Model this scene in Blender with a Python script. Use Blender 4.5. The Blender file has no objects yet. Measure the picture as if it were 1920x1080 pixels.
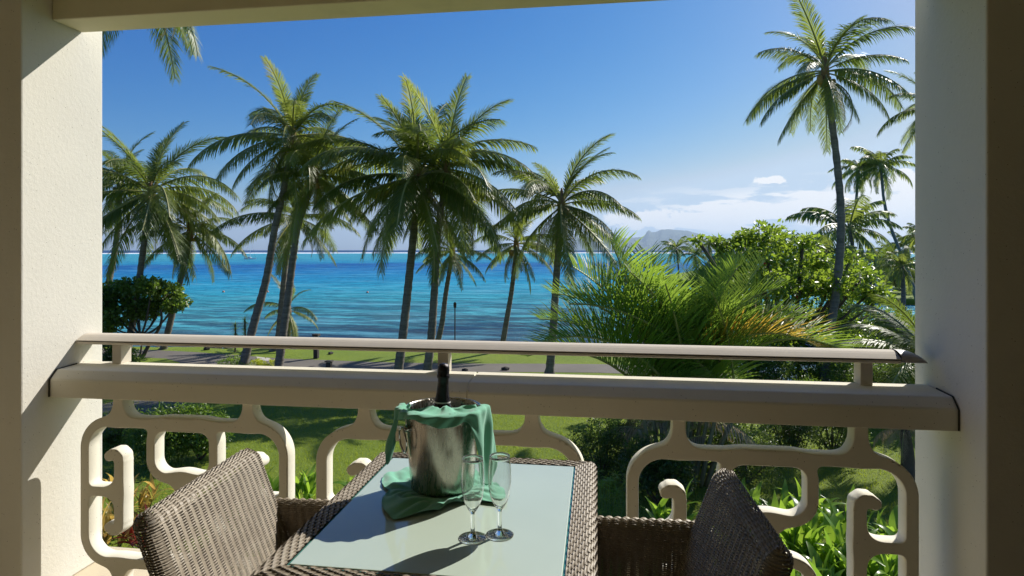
import bpy, math, random
import numpy as np
from mathutils import Vector, Matrix
R = math.radians
random.seed(7); rng = np.random.default_rng(7)
scene = bpy.context.scene
COL = scene.collection

# ------------------------------------------------------------------ camera
F = 1138.0; HZ = 468.0; TH = R(7.9); EYE = 5.0
cd = bpy.data.cameras.new('camera'); cam = bpy.data.objects.new('camera', cd); COL.objects.link(cam)
cam.location = (0, 0, EYE); cam.rotation_euler = (R(90), 0, TH)
cd.sensor_width = 36; cd.lens = F/1920*36; cd.shift_y = -72/1920
cd.clip_start = 0.05; cd.clip_end = 40000
scene.camera = cam

# ------------------------------------------------------------------ world and sun
SUN = Vector((0.78, 1.0, 1.02)).normalized()
SUN_EL = math.asin(SUN.z); SUN_AZ = math.atan2(SUN.x, SUN.y)
w = bpy.data.worlds.new('World'); scene.world = w; w.use_nodes = True
nt = w.node_tree; nt.nodes.clear()
def N(t, ty, **kw):
    n = t.nodes.new(ty)
    for k, v in kw.items(): setattr(n, k, v)
    return n
sky = N(nt, 'ShaderNodeTexSky', sky_type='NISHITA', sun_disc=False)
sky.sun_elevation = SUN_EL; sky.sun_rotation = SUN_AZ
sky.air_density = 1.0; sky.dust_density = 0.6; sky.ozone_density = 3.0; sky.altitude = 0
SKY_STRENGTH = 0.085
bg = N(nt, 'ShaderNodeBackground'); bg.inputs[1].default_value = SKY_STRENGTH
out = N(nt, 'ShaderNodeOutputWorld')
geo = N(nt, 'ShaderNodeNewGeometry')
sep = N(nt, 'ShaderNodeSeparateXYZ'); L = nt.links.new
tc = N(nt, 'ShaderNodeTexCoord')
L(tc.outputs['Generated'], sep.inputs[0])
def mth(t, op, a, b=None, c=None, clamp=False):
    n = N(t, 'ShaderNodeMath', operation=op, use_clamp=clamp)
    for i, v in enumerate((a, b, c)):
        if v is None: continue
        if isinstance(v, (int, float)): n.inputs[i].default_value = v
        else: t.links.new(v, n.inputs[i])
    return n.outputs[0]
az = mth(nt, 'ARCTAN2', sep.outputs[0], sep.outputs[1])
el = mth(nt, 'ARCSINE', sep.outputs[2])
cmb = N(nt, 'ShaderNodeCombineXYZ')
L(az, cmb.inputs[0]); L(el, cmb.inputs[1])
def cloud_noise(sx, sy, scale, detail, seed):
    mp = N(nt, 'ShaderNodeMapping'); L(cmb.outputs[0], mp.inputs[0])
    mp.inputs['Scale'].default_value = (sx, sy, 1); mp.inputs['Location'].default_value = (seed, seed*.7, seed)
    nz = N(nt, 'ShaderNodeTexNoise'); nz.inputs['Scale'].default_value = scale
    nz.inputs['Detail'].default_value = detail; nz.inputs['Roughness'].default_value = 0.55
    L(mp.outputs[0], nz.inputs['Vector']); return nz.outputs[0]
def gauss(a0, e0, sa, se):     # soft window around one direction of the sky
    a = mth(nt, 'DIVIDE', mth(nt, 'SUBTRACT', az, a0), sa); e = mth(nt, 'DIVIDE', mth(nt, 'SUBTRACT', el, e0), se)
    s = mth(nt, 'ADD', mth(nt, 'MULTIPLY', a, a), mth(nt, 'MULTIPLY', e, e))
    return mth(nt, 'POWER', 2.718, mth(nt, 'MULTIPLY', s, -1.0))
def pxdir(px, py):
    u = (px-960)/F; v = (HZ-py)/F
    return math.atan(u)-TH, math.atan2(v, math.hypot(1, u))
n_wisp = cloud_noise(1, 6.0, 9.0, 9, 3.1); n_puff = cloud_noise(1, 1.7, 34.0, 8, 8.3)
total = None
for (px, py, wx, wy, nz, gain, thr) in [
        (1660, 394, 300, 36, n_wisp, 1.7, .30), (1480, 401, 190, 14, n_wisp, 1.5, .30), (1225, 412, 80, 17, n_puff, 1.7, .34),
        (1458, 337, 36, 11, n_puff, 1.6, .44), (1290, 424, 130, 8, n_wisp, 1.0, .34), (1740, 335, 120, 18, n_puff, 1.4, .34),
        (1690, 388, 130, 34, n_puff, 1.2, .26), (1560, 384, 120, 16, n_wisp, 1.4, .28), (2100, 380, 380, 40, n_wisp, 1.5, .38), (-300, 420, 500, 20, n_wisp, 1.1, .45), (1335, 397, 30, 4, n_puff, .8, .4)]:
    a0, e0 = pxdir(px, py)
    g = gauss(a0, e0, wx/F, wy/F)
    m = mth(nt, 'MULTIPLY', mth(nt, 'SUBTRACT', mth(nt, 'ADD', nz, mth(nt, 'MULTIPLY', g, .35)), thr+.35-.06), 11.0*gain, clamp=True)
    m = mth(nt, 'MULTIPLY', m, mth(nt, 'MULTIPLY', g, 3.0, clamp=True), clamp=True)
    total = m if total is None else mth(nt, 'MAXIMUM', total, m)
mix = N(nt, 'ShaderNodeMix', data_type='RGBA')
hsv = N(nt, 'ShaderNodeHueSaturation'); hsv.inputs['Saturation'].default_value = 1.22; hsv.inputs['Value'].default_value = 1.0; hsv.inputs['Hue'].default_value = .500; L(sky.outputs[0], hsv.inputs['Color'])
# contrast of a polarised tropical sky: one curve per channel
sr = N(nt, 'ShaderNodeSeparateColor'); cr = N(nt, 'ShaderNodeCombineColor'); L(hsv.outputs[0], sr.inputs[0])
for ch, (pw_, gn) in enumerate(((2.05, 1.36), (1.22, .755), (.70, .785))):
    x_ = mth(nt, 'MINIMUM', mth(nt, 'MULTIPLY', sr.outputs[ch], .12), (1.15, .95, 1.0)[ch])
    chan = (chan if ch else [])+[mth(nt, 'MULTIPLY', mth(nt, 'POWER', x_, pw_), gn/.12)]
L(mth(nt, 'MINIMUM', chan[0], mth(nt, 'MULTIPLY', chan[1], .80)), cr.inputs[0]); L(chan[1], cr.inputs[1]); L(mth(nt, 'MAXIMUM', chan[2], mth(nt, 'MULTIPLY', chan[1], 1.22)), cr.inputs[2])
L(mth(nt, 'MULTIPLY', total, 1.0), mix.inputs[0]); L(cr.outputs[0], mix.inputs[6]); mix.inputs[7].default_value = (8.5, 8.5, 8.5, 1)
L(mix.outputs[2], bg.inputs[0]); L(bg.outputs[0], out.inputs[0])

sd = bpy.data.lights.new('sun', 'SUN'); sun = bpy.data.objects.new('sun', sd); COL.objects.link(sun)
sd.energy = 4.6; sd.angle = R(0.5); sd.color = (1.0, 0.955, 0.87)
sun.rotation_euler = SUN.to_track_quat('Z', 'Y').to_euler()
vs = scene.view_settings; vs.view_transform = 'Standard'; vs.look = 'None'; vs.gamma = 1; vs.use_curve_mapping = False
vs.exposure = 0.5
scene.cycles.max_bounces = 10; scene.cycles.diffuse_bounces = 6; scene.cycles.transparent_max_bounces = 16
scene.cycles.sample_clamp_indirect = 6
sd.cycles.is_caustics_light = True

# ------------------------------------------------------------------ helpers
C7, S7 = math.cos(TH), math.sin(TH)
def P(px, py, d):              # a point of the place that lies at camera distance d
    lat = (px-960)/F*d
    return Vector((lat*C7-d*S7, lat*S7+d*C7, EYE-(py-HZ)/F*d))
def G(px, py, z=0.0):
    d = (EYE-z)*F/(py-HZ); v = P(px, py, d); v.z = z; return v
def gd(py, z=0.0): return (EYE-z)*F/(py-HZ)

def new_mesh(name, V, Fc, smooth=False):
    me = bpy.data.meshes.new(name)
    V = np.asarray(V, dtype=np.float32).reshape(-1, 3)
    if isinstance(Fc, np.ndarray) and Fc.ndim == 2:
        n, k = Fc.shape
        me.vertices.add(len(V)); me.vertices.foreach_set('co', V.ravel())
        me.loops.add(n*k); me.loops.foreach_set('vertex_index', Fc.astype(np.int32).ravel())
        me.polygons.add(n); me.polygons.foreach_set('loop_start', np.arange(0, n*k, k, dtype=np.int32))
        me.update(calc_edges=True)
    else:
        me.from_pydata(V.tolist(), [], [tuple(f) for f in Fc])
    if smooth: me.polygons.foreach_set('use_smooth', np.ones(len(me.polygons), dtype=bool))
    me.validate(); me.update()
    return me
def link(name, me, parent=None, mat=None, loc=None, rot=None, scale=None):
    o = bpy.data.objects.new(name, me); COL.objects.link(o)
    if mat is not None and me is not None and not me.materials: me.materials.append(mat)
    if parent is not None: o.parent = parent
    if loc is not None: o.location = loc
    if rot is not None: o.rotation_euler = rot
    if scale is not None: o.scale = scale if hasattr(scale, '__len__') else (scale,)*3
    return o
def mk(name, V, Fc, mat, parent=None, smooth=False, **kw):
    return link(name, new_mesh(name, V, Fc, smooth), parent, mat, **kw)
def tag(o, label=None, cat=None, group=None, kind=None):
    if label: o['label'] = label
    if cat: o['category'] = cat
    if group: o['group'] = group
    if kind: o['kind'] = kind
    return o
def empty(name, loc, label, cat, group=None, rz=0):
    o = bpy.data.objects.new(name, None); COL.objects.link(o); o.location = loc; o.rotation_euler = (0, 0, rz)
    o.empty_display_size = .1
    return tag(o, label, cat, group)
def box_vf(x0, x1, y0, y1, z0, z1):
    V = [(x, y, z) for x in (x0, x1) for y in (y0, y1) for z in (z0, z1)]
    return V, [(0,1,3,2), (4,6,7,5), (0,4,5,1), (2,3,7,6), (0,2,6,4), (1,5,7,3)]
def bevel(o, w, seg=2, ang=40):
    m = o.modifiers.new('bevel', 'BEVEL'); m.width = w; m.segments = seg; m.limit_method = 'ANGLE'; m.angle_limit = R(ang); return o
def box(name, b, mat, parent=None, bev=0, **kw):
    o = mk(name, *box_vf(*b), mat, parent, **kw)
    if bev: bevel(o, bev)
    return o
def tube_vf(pts, rad, n=10, cap=True):
    pts = [Vector(p) for p in pts]; m = len(pts)
    if not hasattr(rad, '__len__'): rad = [rad]*m
    V = []; Fc = []
    ref = Vector((0.3, 1, 0.2)).normalized()
    for i, p in enumerate(pts):
        t = (pts[min(i+1, m-1)]-pts[max(i-1, 0)]).normalized()
        a = t.cross(ref)
        if a.length < .1: a = t.cross(Vector((1, 0, 0)))
        a.normalize(); b = t.cross(a).normalized(); ref = b.cross(t) if False else ref
        for k in range(n):
            an = 2*math.pi*k/n
            V.append(p+(a*math.cos(an)+b*math.sin(an))*rad[i])
    for i in range(m-1):
        for k in range(n):
            Fc.append((i*n+k, i*n+(k+1) % n, (i+1)*n+(k+1) % n, (i+1)*n+k))
    if cap:
        Fc.append(tuple(range(n-1, -1, -1))); Fc.append(tuple((m-1)*n+k for k in range(n)))
    return [tuple(v) for v in V], Fc
def lathe_vf(prof, n=48, close_top=False, close_bot=False):
    V = []; Fc = []
    for r, z in prof:
        for k in range(n):
            a = 2*math.pi*k/n; V.append((r*math.cos(a), r*math.sin(a), z))
    for i in range(len(prof)-1):
        for k in range(n):
            Fc.append((i*n+k, i*n+(k+1) % n, (i+1)*n+(k+1) % n, (i+1)*n+k))
    if close_bot: Fc.append(tuple(range(n-1, -1, -1)))
    if close_top: Fc.append(tuple((len(prof)-1)*n+k for k in range(n)))
    return V, Fc
def join_vf(parts):
    V = []; Fc = []
    for v, f in parts:
        b = len(V); V += [tuple(x) for x in v]; Fc += [tuple(i+b for i in q) for q in f]
    return V, Fc
def catmull(pts, n):
    pts = [Vector(p) for p in pts]; q = [pts[0]*2-pts[1]]+pts+[pts[-1]*2-pts[-2]]; res = []
    m = len(pts)-1
    for k in range(n+1):
        t = k/n*m; i = min(int(t), m-1); f = t-i
        a, b, c, d = q[i], q[i+1], q[i+2], q[i+3]
        res.append(0.5*((2*b)+(c-a)*f+(2*a-5*b+4*c-d)*f*f+(3*b-a-3*c+d)*f**3))
    return res

# ------------------------------------------------------------------ materials
def mat(name):
    m = bpy.data.materials.new(name); m.use_nodes = True; t = m.node_tree; t.nodes.clear()
    o = N(t, 'ShaderNodeOutputMaterial'); b = N(t, 'ShaderNodeBsdfPrincipled'); t.links.new(b.outputs[0], o.inputs[0])
    return m, t, b, o
def noise(t, scale, detail=4, rough=.5, coord='Object', vec=None, dist=0):
    nz = N(t, 'ShaderNodeTexNoise'); nz.inputs['Scale'].default_value = scale; nz.inputs['Detail'].default_value = detail
    nz.inputs['Roughness'].default_value = rough; nz.inputs['Distortion'].default_value = dist
    if vec is None:
        c = N(t, 'ShaderNodeTexCoord'); vec = c.outputs[coord]
    t.links.new(vec, nz.inputs['Vector']); return nz.outputs[0]
def ramp(t, fac, stops, interp='LINEAR'):
    r = N(t, 'ShaderNodeValToRGB'); e = r.color_ramp.elements; r.color_ramp.interpolation = interp
    while len(e) < len(stops): e.new(.5)
    for i, (p, c) in enumerate(stops):
        e[i].position = p; e[i].color = (c[0], c[1], c[2], 1) if hasattr(c, '__len__') else (c, c, c, 1)
    t.links.new(fac, r.inputs[0]); return r.outputs[0]
def bump(t, b, h, strength, dist):
    n = N(t, 'ShaderNodeBump'); n.inputs['Strength'].default_value = strength; n.inputs['Distance'].default_value = dist
    t.links.new(h, n.inputs['Height']); t.links.new(n.outputs[0], b.inputs['Normal']); return n
def mixc(t, fac, a, b, mode='MIX'):
    m = N(t, 'ShaderNodeMix', data_type='RGBA', blend_type=mode)
    for i, v in ((0, fac), (6, a), (7, b)):
        if isinstance(v, (int, float)): m.inputs[i].default_value = v
        elif isinstance(v, tuple): m.inputs[i].default_value = (*v[:3], 1)
        else: t.links.new(v, m.inputs[i])
    return m.outputs[2]
def worldpos(t):
    return N(t, 'ShaderNodeNewGeometry').outputs['Position']

def stucco(name, c, pit=True, rel=.35):
    m, t, b, o = mat(name); wp = worldpos(t)
    big = noise(t, 2.2, 5, .6, vec=wp); col = mixc(t, ramp(t, big, [(.3, .0), (.75, 1.)]), tuple(x*.93 for x in c), c)
    fine = noise(t, 260, 3, .6, vec=wp); mid = noise(t, 60, 4, .6, vec=wp)
    if pit:
        v = N(t, 'ShaderNodeTexVoronoi'); v.inputs['Scale'].default_value = 62; v.inputs['Randomness'].default_value = 1
        t.links.new(wp, v.inputs['Vector'])
        sel = mth(t, 'GREATER_THAN', noise(t, 25, 2, .5, vec=wp), .52)
        p = mth(t, 'MULTIPLY', mth(t, 'LESS_THAN', v.outputs['Distance'], .085), sel)
        col = mixc(t, p, col, (.16, .13, .09))
    mp = N(t, 'ShaderNodeMapping'); mp.inputs['Scale'].default_value = (7, 7, 1.1); t.links.new(wp, mp.inputs[0])
    streak = ramp(t, noise(t, 1.0, 6, .65, vec=mp.outputs[0]), [(.50, 0.), (.72, 1.)]); patch = ramp(t, noise(t, 1.4, 5, .7, vec=wp), [(.48, 0.), (.66, 1.)])
    col = mixc(t, mth(t, 'MULTIPLY', mth(t, 'MULTIPLY', streak, patch), .22), col, tuple(x*.55 for x in c))
    spk = ramp(t, noise(t, 34, 6, .75, vec=wp), [(.60, 0.), (.72, 1.)]); col = mixc(t, mth(t, 'MULTIPLY', spk, .10), col, (.30, .26, .19))
    t.links.new(col, b.inputs['Base Color']); b.inputs['Roughness'].default_value = .85
    b.inputs['Specular IOR Level'].default_value = .25
    bump(t, b, mth(t, 'ADD', mth(t, 'MULTIPLY', fine, .5), mid), rel, .004)
    return m
M_WALL = stucco('painted_stucco', (.73, .70, .615))
M_CONC = stucco('painted_concrete', (.73, .69, .575), True, .15)
M_FLOOR = stucco('floor_paint', (.58, .50, .36), False, .1)
M_BEAM = stucco('beam_paint', (.74, .69, .50), False, .2)
def simple(name, c, rough=.5, metal=0, spec=.5, nz=None, bmp=None, var=.15):
    m, t, b, o = mat(name)
    if nz:
        n_ = noise(t, nz, 5, .6); t.links.new(mixc(t, n_, tuple(x*(1-var) for x in c), tuple(min(1, x*(1+var)) for x in c)), b.inputs['Base Color'])
        if bmp: bump(t, b, n_, bmp, .01)
    else: b.inputs['Base Color'].default_value = (*c, 1)
    b.inputs['Roughness'].default_value = rough; b.inputs['Metallic'].default_value = metal
    b.inputs['Specular IOR Level'].default_value = spec
    return m
M_RAIL = simple('painted_rail', (.62, .56, .47), .75, 0, .12, 14, .03, .07)
M_RAILCAP = simple('rail_end_cap', (.36, .33, .30), .45)
M_GROOVE = simple('rail_groove', (.05, .045, .04), .7)
M_SEAL = simple('dark_joint', (.05, .045, .035), .9)
def wicker(name, c1, c2):
    m, t, b, o = mat(name); n1 = noise(t, 35, 4, .6); n2 = noise(t, 400, 3, .6)
    c = mixc(t, ramp(t, n1, [(.3, 0.), (.7, 1.)]), c1, c2)
    c = mixc(t, mth(t, 'MULTIPLY', ramp(t, n2, [(.35, 0.), (.65, 1.)]), .5), c, tuple(x*.45 for x in c1))
    t.links.new(c, b.inputs['Base Color']); b.inputs['Roughness'].default_value = .5; b.inputs['Specular IOR Level'].default_value = .35
    return m
M_WICK = wicker('wicker_strand', (.29, .24, .18), (.44, .38, .30))
M_WICKD = simple('wicker_core', (.055, .04, .028), .85)
M_LEG = simple('brown_leg', (.09, .07, .05), .6)
m, t, b, o = mat('frosted_glass')
n1 = noise(t, 9, 3); t.links.new(mixc(t, n1, (.42, .50, .42), (.47, .55, .47)), b.inputs['Base Color'])
b.inputs['Roughness'].default_value = .45; b.inputs['Coat Weight'].default_value = 1; b.inputs['Coat Roughness'].default_value = .015
b.inputs['Coat IOR'].default_value = 1.5; M_FROST = m
M_GEDGE = simple('glass_edge', (.05, .18, .15), .1, 0, .6)
m, t, b, o = mat('clear_glass'); b.inputs['Transmission Weight'].default_value = 1; b.inputs['Roughness'].default_value = 0; b.inputs['IOR'].default_value = 1.46
b.inputs['Base Color'].default_value = (.97, .99, .98, 1)
tr = N(t, 'ShaderNodeBsdfTransparent'); tr.inputs[0].default_value = (.96, .98, .97, 1); mx = N(t, 'ShaderNodeMixShader'); mx.inputs[0].default_value = .06
t.links.new(b.outputs[0], mx.inputs[1]); t.links.new(tr.outputs[0], mx.inputs[2]); t.links.new(mx.outputs[0], o.inputs[0]); M_GLASS = m
m, t, b, o = mat('wet_steel'); b.inputs['Metallic'].default_value = 1
c_ = N(t, 'ShaderNodeTexCoord'); mp = N(t, 'ShaderNodeMapping'); mp.inputs['Scale'].default_value = (1, 1, .18); t.links.new(c_.outputs['Object'], mp.inputs[0])
st = noise(t, 90, 4, .6, vec=mp.outputs[0]); vz = N(t, 'ShaderNodeTexVoronoi'); vz.inputs['Scale'].default_value = 190
t.links.new(c_.outputs['Object'], vz.inputs['Vector'])
t.links.new(mixc(t, st, (.33, .31, .26), (.50, .48, .42)), b.inputs['Base Color'])
t.links.new(ramp(t, st, [(.35, .16), (.65, .34)]), b.inputs['Roughness'])
drop = mth(t, 'MULTIPLY', mth(t, 'LESS_THAN', vz.outputs['Distance'], .33), mth(t, 'GREATER_THAN', noise(t, 60, 2), .47))
bump(t, b, mth(t, 'ADD', mth(t, 'MULTIPLY', st, .5), drop), .35, .0012); M_STEEL = m
M_CHROME = simple('polished_steel', (.62, .61, .60), .12, 1)
m, t, b, o = mat('green_cloth')
wv = noise(t, 900, 2, .5); n1 = noise(t, 12, 3)
t.links.new(mixc(t, n1, (.12, .38, .25), (.18, .48, .34)), b.inputs['Base Color']); b.inputs['Roughness'].default_value = .85
b.inputs['Sheen Weight'].default_value = .3; bump(t, b, wv, .25, .001); M_CLOTH = m
M_BOTTLE = simple('black_bottle', (.012, .014, .012), .12)
M_FOIL = simple('black_foil', (.035, .03, .035), .35, .6, .5, 90, .4)
M_WHITE = simple('white_paint', (.78, .78, .76), .5)
M_DARK = simple('dark_timber', (.045, .035, .028), .7)

def leafmat(name, c1, c2, trans=.35, rough=.38, yellow=None, scale=1.3):
    m, t, b, o = mat(name); oi = N(t, 'ShaderNodeObjectInfo'); nz = noise(t, scale, 3, .6)
    f = mth(t, 'ADD', mth(t, 'MULTIPLY', nz, .75), mth(t, 'MULTIPLY', oi.outputs['Random'], .5))
    c = mixc(t, ramp(t, f, [(.3, 0.), (.85, 1.)]), c1, c2)
    if yellow:
        yf = ramp(t, mth(t, 'ADD', noise(t, scale*.8+.3, 2), mth(t, 'MULTIPLY', oi.outputs['Random'], .35)), [(yellow[1], 0.), (yellow[1]+.12, 1.)])
        c = mixc(t, yf, c, yellow[0])
    t.links.new(c, b.inputs['Base Color']); b.inputs['Roughness'].default_value = rough; b.inputs['Specular IOR Level'].default_value = .5
    tl = N(t, 'ShaderNodeBsdfTranslucent'); t.links.new(mixc(t, .6, c, (.9, 1.0, .25), 'MULTIPLY') if False else c, tl.inputs[0])
    hs = N(t, 'ShaderNodeHueSaturation'); hs.inputs['Value'].default_value = 2.6; hs.inputs['Hue'].default_value = .485; t.links.new(c, hs.inputs['Color']); t.links.new(hs.outputs[0], tl.inputs[0])
    mx = N(t, 'ShaderNodeMixShader'); mx.inputs[0].default_value = trans
    t.links.new(b.outputs[0], mx.inputs[1]); t.links.new(tl.outputs[0], mx.inputs[2]); t.links.new(mx.outputs[0], o.inputs[0])
    return m
M_PALM = leafmat('palm_leaflets', (.055, .092, .012), (.15, .19, .030), .44, .46, ((.28, .23, .045), .86), .8)
M_ARECA = leafmat('feather_palm_leaflets', (.075, .145, .012), (.15, .235, .03), .45, .5, ((.30, .26, .03), .95), .5)
M_ORANGE = leafmat('yellowing_leaflets', (.13, .17, .02), (.36, .25, .03), .42, .4, None, .9)
M_DRYF = leafmat('dry_leaflets', (.20, .16, .10), (.34, .28, .18), .15, .6, None, 2)
M_ALMOND = leafmat('almond_leaves', (.10, .17, .014), (.20, .28, .025), .45, .35, ((.38, .36, .03), .93), .8)
M_SHRUB = leafmat('shrub_leaves', (.045, .09, .012), (.11, .18, .022), .38, .38, None, 2)
M_HEDGE = leafmat('hedge_leaves', (.06, .12, .015), (.13, .22, .02), .35, .4, None, 2)
M_YHEDGE = leafmat('golden_leaves', (.16, .24, .02), (.34, .38, .03), .35, .4, None, 2)
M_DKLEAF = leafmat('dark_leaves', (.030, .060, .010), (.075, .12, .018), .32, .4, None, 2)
M_GINGER = leafmat('ginger_leaf', (.075, .16, .014), (.16, .27, .025), .5, .28, None, 3)
M_CROTON = leafmat('croton_leaf', (.12, .16, .02), (.34, .17, .06), .45, .35, ((.40, .30, .06), .62), 4)
M_TI = leafmat('red_leaf', (.16, .03, .02), (.28, .07, .03), .4, .35, None, 3)
m, t, b, o = mat('palm_bark'); wp = worldpos(t); mp = N(t, 'ShaderNodeMapping'); mp.inputs['Scale'].default_value = (.6, .6, 7.5); t.links.new(wp, mp.inputs[0])
bn = noise(t, 1.6, 5, .65, vec=mp.outputs[0]); b2 = noise(t, 14, 4, .6, vec=wp)
t.links.new(mixc(t, ramp(t, mth(t, 'ADD', mth(t, 'MULTIPLY', bn, .7), mth(t, 'MULTIPLY', b2, .3)), [(.35, 0.), (.65, 1.)]), (.10, .085, .068), (.24, .21, .175)), b.inputs['Base Color'])
b.inputs['Roughness'].default_value = .9; bump(t, b, bn, .7, .03); M_BARK = m
M_BARK2 = simple('dark_bark', (.10, .08, .06), .9, 0, .3, 9, .5, .35)
M_RACHIS = simple('frond_stalk', (.26, .25, .07), .45)
M_FIBRE = simple('palm_fibre', (.24, .15, .07), .9, 0, .2, 16, .6, .4)
M_NUT = simple('coconut_husk', (.36, .22, .06), .5, 0, .4, 6, None, .4)
M_THATCH = simple('thatch', (.20, .175, .14), .95, 0, .1, 30, .6, .4)
M_ROCK = simple('dark_rock', (.06, .055, .05), .9, 0, .3, 4, .6, .4)

# ------------------------------------------------------------------ ground, sea, paths
m, t, b, o = mat('lawn'); wp = worldpos(t)
n1 = noise(t, .35, 4, .6, vec=wp); n2 = noise(t, 3.2, 5, .7, vec=wp); n3 = noise(t, 42, 3, .8, vec=wp)
c = mixc(t, ramp(t, n1, [(.35, 0.), (.65, 1.)]), (.165, .225, .008), (.235, .29, .012))
c = mixc(t, mth(t, 'MULTIPLY', ramp(t, n2, [(.45, 0.), (.75, 1.)]), .55), c, (.17, .21, .03))
c = mixc(t, mth(t, 'MULTIPLY', ramp(t, n3, [(.38, 1.), (.56, 0.)]), .75), c, (.03, .07, .007))
t.links.new(c, b.inputs['Base Color']); b.inputs['Roughness'].default_value = .8; b.inputs['Specular IOR Level'].default_value = .25
b.inputs['Sheen Weight'].default_value = .25; b.inputs['Sheen Tint'].default_value = (.6, .9, .2, 1)
bump(t, b, mth(t, 'ADD', n3, mth(t, 'MULTIPLY', n2, .8)), .9, .06); M_LAWN = m
m, t, b, o = mat('asphalt'); wp = worldpos(t); n1 = noise(t, .7, 5, .6, vec=wp); n3 = noise(t, 55, 3, .7, vec=wp)
t.links.new(mixc(t, mth(t, 'ADD', mth(t, 'MULTIPLY', n1, .7), mth(t, 'MULTIPLY', n3, .3)), (.075, .066, .055), (.19, .168, .14)), b.inputs['Base Color'])
b.inputs['Roughness'].default_value = .85; bump(t, b, n3, .4, .01); M_PATH = m

# sea: body colour follows the lagoon floor (shelf, sand flat, channel, outer ocean), with ripple shade and glints painted over
m, t, b, o = mat('sea_water'); wp = worldpos(t)
ln = N(t, 'ShaderNodeVectorMath', operation='LENGTH'); t.links.new(wp, ln.inputs[0])
warp = mth(t, 'MULTIPLY', mth(t, 'SUBTRACT', noise(t, .022, 4, .55, vec=wp), .5), .55)
lg = mth(t, 'ADD', mth(t, 'LOGARITHM', ln.outputs['Value'], 10.0), mth(t, 'MULTIPLY', warp, .35))
def lp(dist): return (math.log10(dist)-1.4)/2.4
fac = mth(t, 'DIVIDE', mth(t, 'SUBTRACT', lg, 1.4), 2.4)
body = ramp(t, fac, [(lp(34), (.04, .07, .08)), (lp(42), (.05, .16, .20)), (lp(55), (.08, .38, .43)), (lp(75), (.045, .38, .46)), (lp(110), (.022, .31, .47)),
    (lp(170), (.008, .19, .43)), (lp(245), (.004, .09, .33)), (lp(300), (.014, .26, .44)), (lp(420), (.045, .33, .42)), (lp(1000), (.05, .36, .46)), (lp(1150), (.006, .03, .15)), (lp(2500), (.004, .02, .12))])
mp = N(t, 'ShaderNodeMapping'); mp.inputs['Scale'].default_value = (.16, .5, 1); mp.inputs['Rotation'].default_value = (0, 0, TH); t.links.new(wp, mp.inputs[0])
patch = noise(t, 1.0, 6, .65, vec=mp.outputs[0])
near = mth(t, 'SUBTRACT', 1.0, mth(t, 'MULTIPLY', mth(t, 'SUBTRACT', ln.outputs['Value'], 44), 1/55, clamp=True), clamp=True)
rockf = mth(t, 'MULTIPLY', ramp(t, patch, [(.42, 0.), (.52, 1.)]), near)
body = mixc(t, mth(t, 'MULTIPLY', rockf, .85), body, (.030, .035, .045))
midp = mth(t, 'MULTIPLY', ramp(t, noise(t, .06, 5, .6, vec=wp), [(.45, 0.), (.68, 1.)]), mth(t, 'LESS_THAN', ln.outputs['Value'], 800))
body = mixc(t, mth(t, 'MULTIPLY', midp, .35), body, (.006, .07, .17))
rp = N(t, 'ShaderNodeMapping'); rp.inputs['Scale'].default_value = (.35, 1.3, 1); rp.inputs['Rotation'].default_value = (0, 0, TH); t.links.new(wp, rp.inputs[0])
rip = noise(t, 1.0, 7, .72, vec=rp.outputs[0], dist=.6)
rip2 = noise(t, .22, 6, .7, vec=rp.outputs[0])
body = mixc(t, ramp(t, rip, [(.42, .6), (.54, 0.)]), body, tuple([.004, .04, .10]))  # shaded sides of the ripples painted into the colour
body = mixc(t, mth(t, 'MULTIPLY', ramp(t, rip2, [(.50, 0.), (.66, 1.)]), .5), body, (.16, .46, .56))  # light on the broader ripples painted into the colour
foam = mth(t, 'MULTIPLY', mth(t, 'GREATER_THAN', mth(t, 'ADD', ln.outputs['Value'], mth(t, 'MULTIPLY', noise(t, .006, 3, .6, vec=wp), 200)), 1000+90), mth(t, 'LESS_THAN', mth(t, 'ADD', ln.outputs['Value'], mth(t, 'MULTIPLY', noise(t, .02, 3, .6, vec=wp), 350)), 1250+200))
body = mixc(t, mth(t, 'MULTIPLY', foam, .9), body, (.85, .88, .88))
t.nodes.remove(b); df = N(t, 'ShaderNodeBsdfDiffuse'); t.links.new(body, df.inputs[0])
gs = N(t, 'ShaderNodeBsdfGlossy'); gs.inputs['Roughness'].default_value = .22; gs.inputs[0].default_value = (.8, .9, 1, 1)
wv = mth(t, 'ADD', rip, mth(t, 'MULTIPLY', rip2, 2.0)); bn_ = N(t, 'ShaderNodeBump'); bn_.inputs['Strength'].default_value = .8; bn_.inputs['Distance'].default_value = .3
t.links.new(wv, bn_.inputs['Height']); t.links.new(bn_.outputs[0], gs.inputs['Normal']); t.links.new(bn_.outputs[0], df.inputs['Normal'])
fr = N(t, 'ShaderNodeFresnel'); fr.inputs[0].default_value = 1.33; t.links.new(bn_.outputs[0], fr.inputs['Normal'])
mx = N(t, 'ShaderNodeMixShader'); t.links.new(mth(t, 'MULTIPLY', mth(t, 'MINIMUM', fr.outputs[0], .5), .28), mx.inputs[0]); t.links.new(df.outputs[0], mx.inputs[1]); t.links.new(gs.outputs[0], mx.inputs[2]); t.links.new(mx.outputs[0], o.inputs[0]); M_SEA = m

def sheet(name, pts, z, mat_, kind='structure', depth=0, sub=None):
    n = len(pts); V = [(p[0], p[1], z) for p in pts]; Fc = [tuple(range(n))]
    if depth:
        V += [(p[0], p[1], z-depth) for p in pts]; Fc += [(i, n+i, n+(i+1) % n, (i+1) % n) for i in range(n)]
    o = mk(name, V, Fc, mat_); o['kind'] = kind; return o
def orient(pts):
    a = sum(pts[i][0]*pts[(i+1) % len(pts)][1]-pts[(i+1) % len(pts)][0]*pts[i][1] for i in range(len(pts)))
    return pts if a > 0 else pts[::-1]
SEA_Z = -0.9
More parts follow.
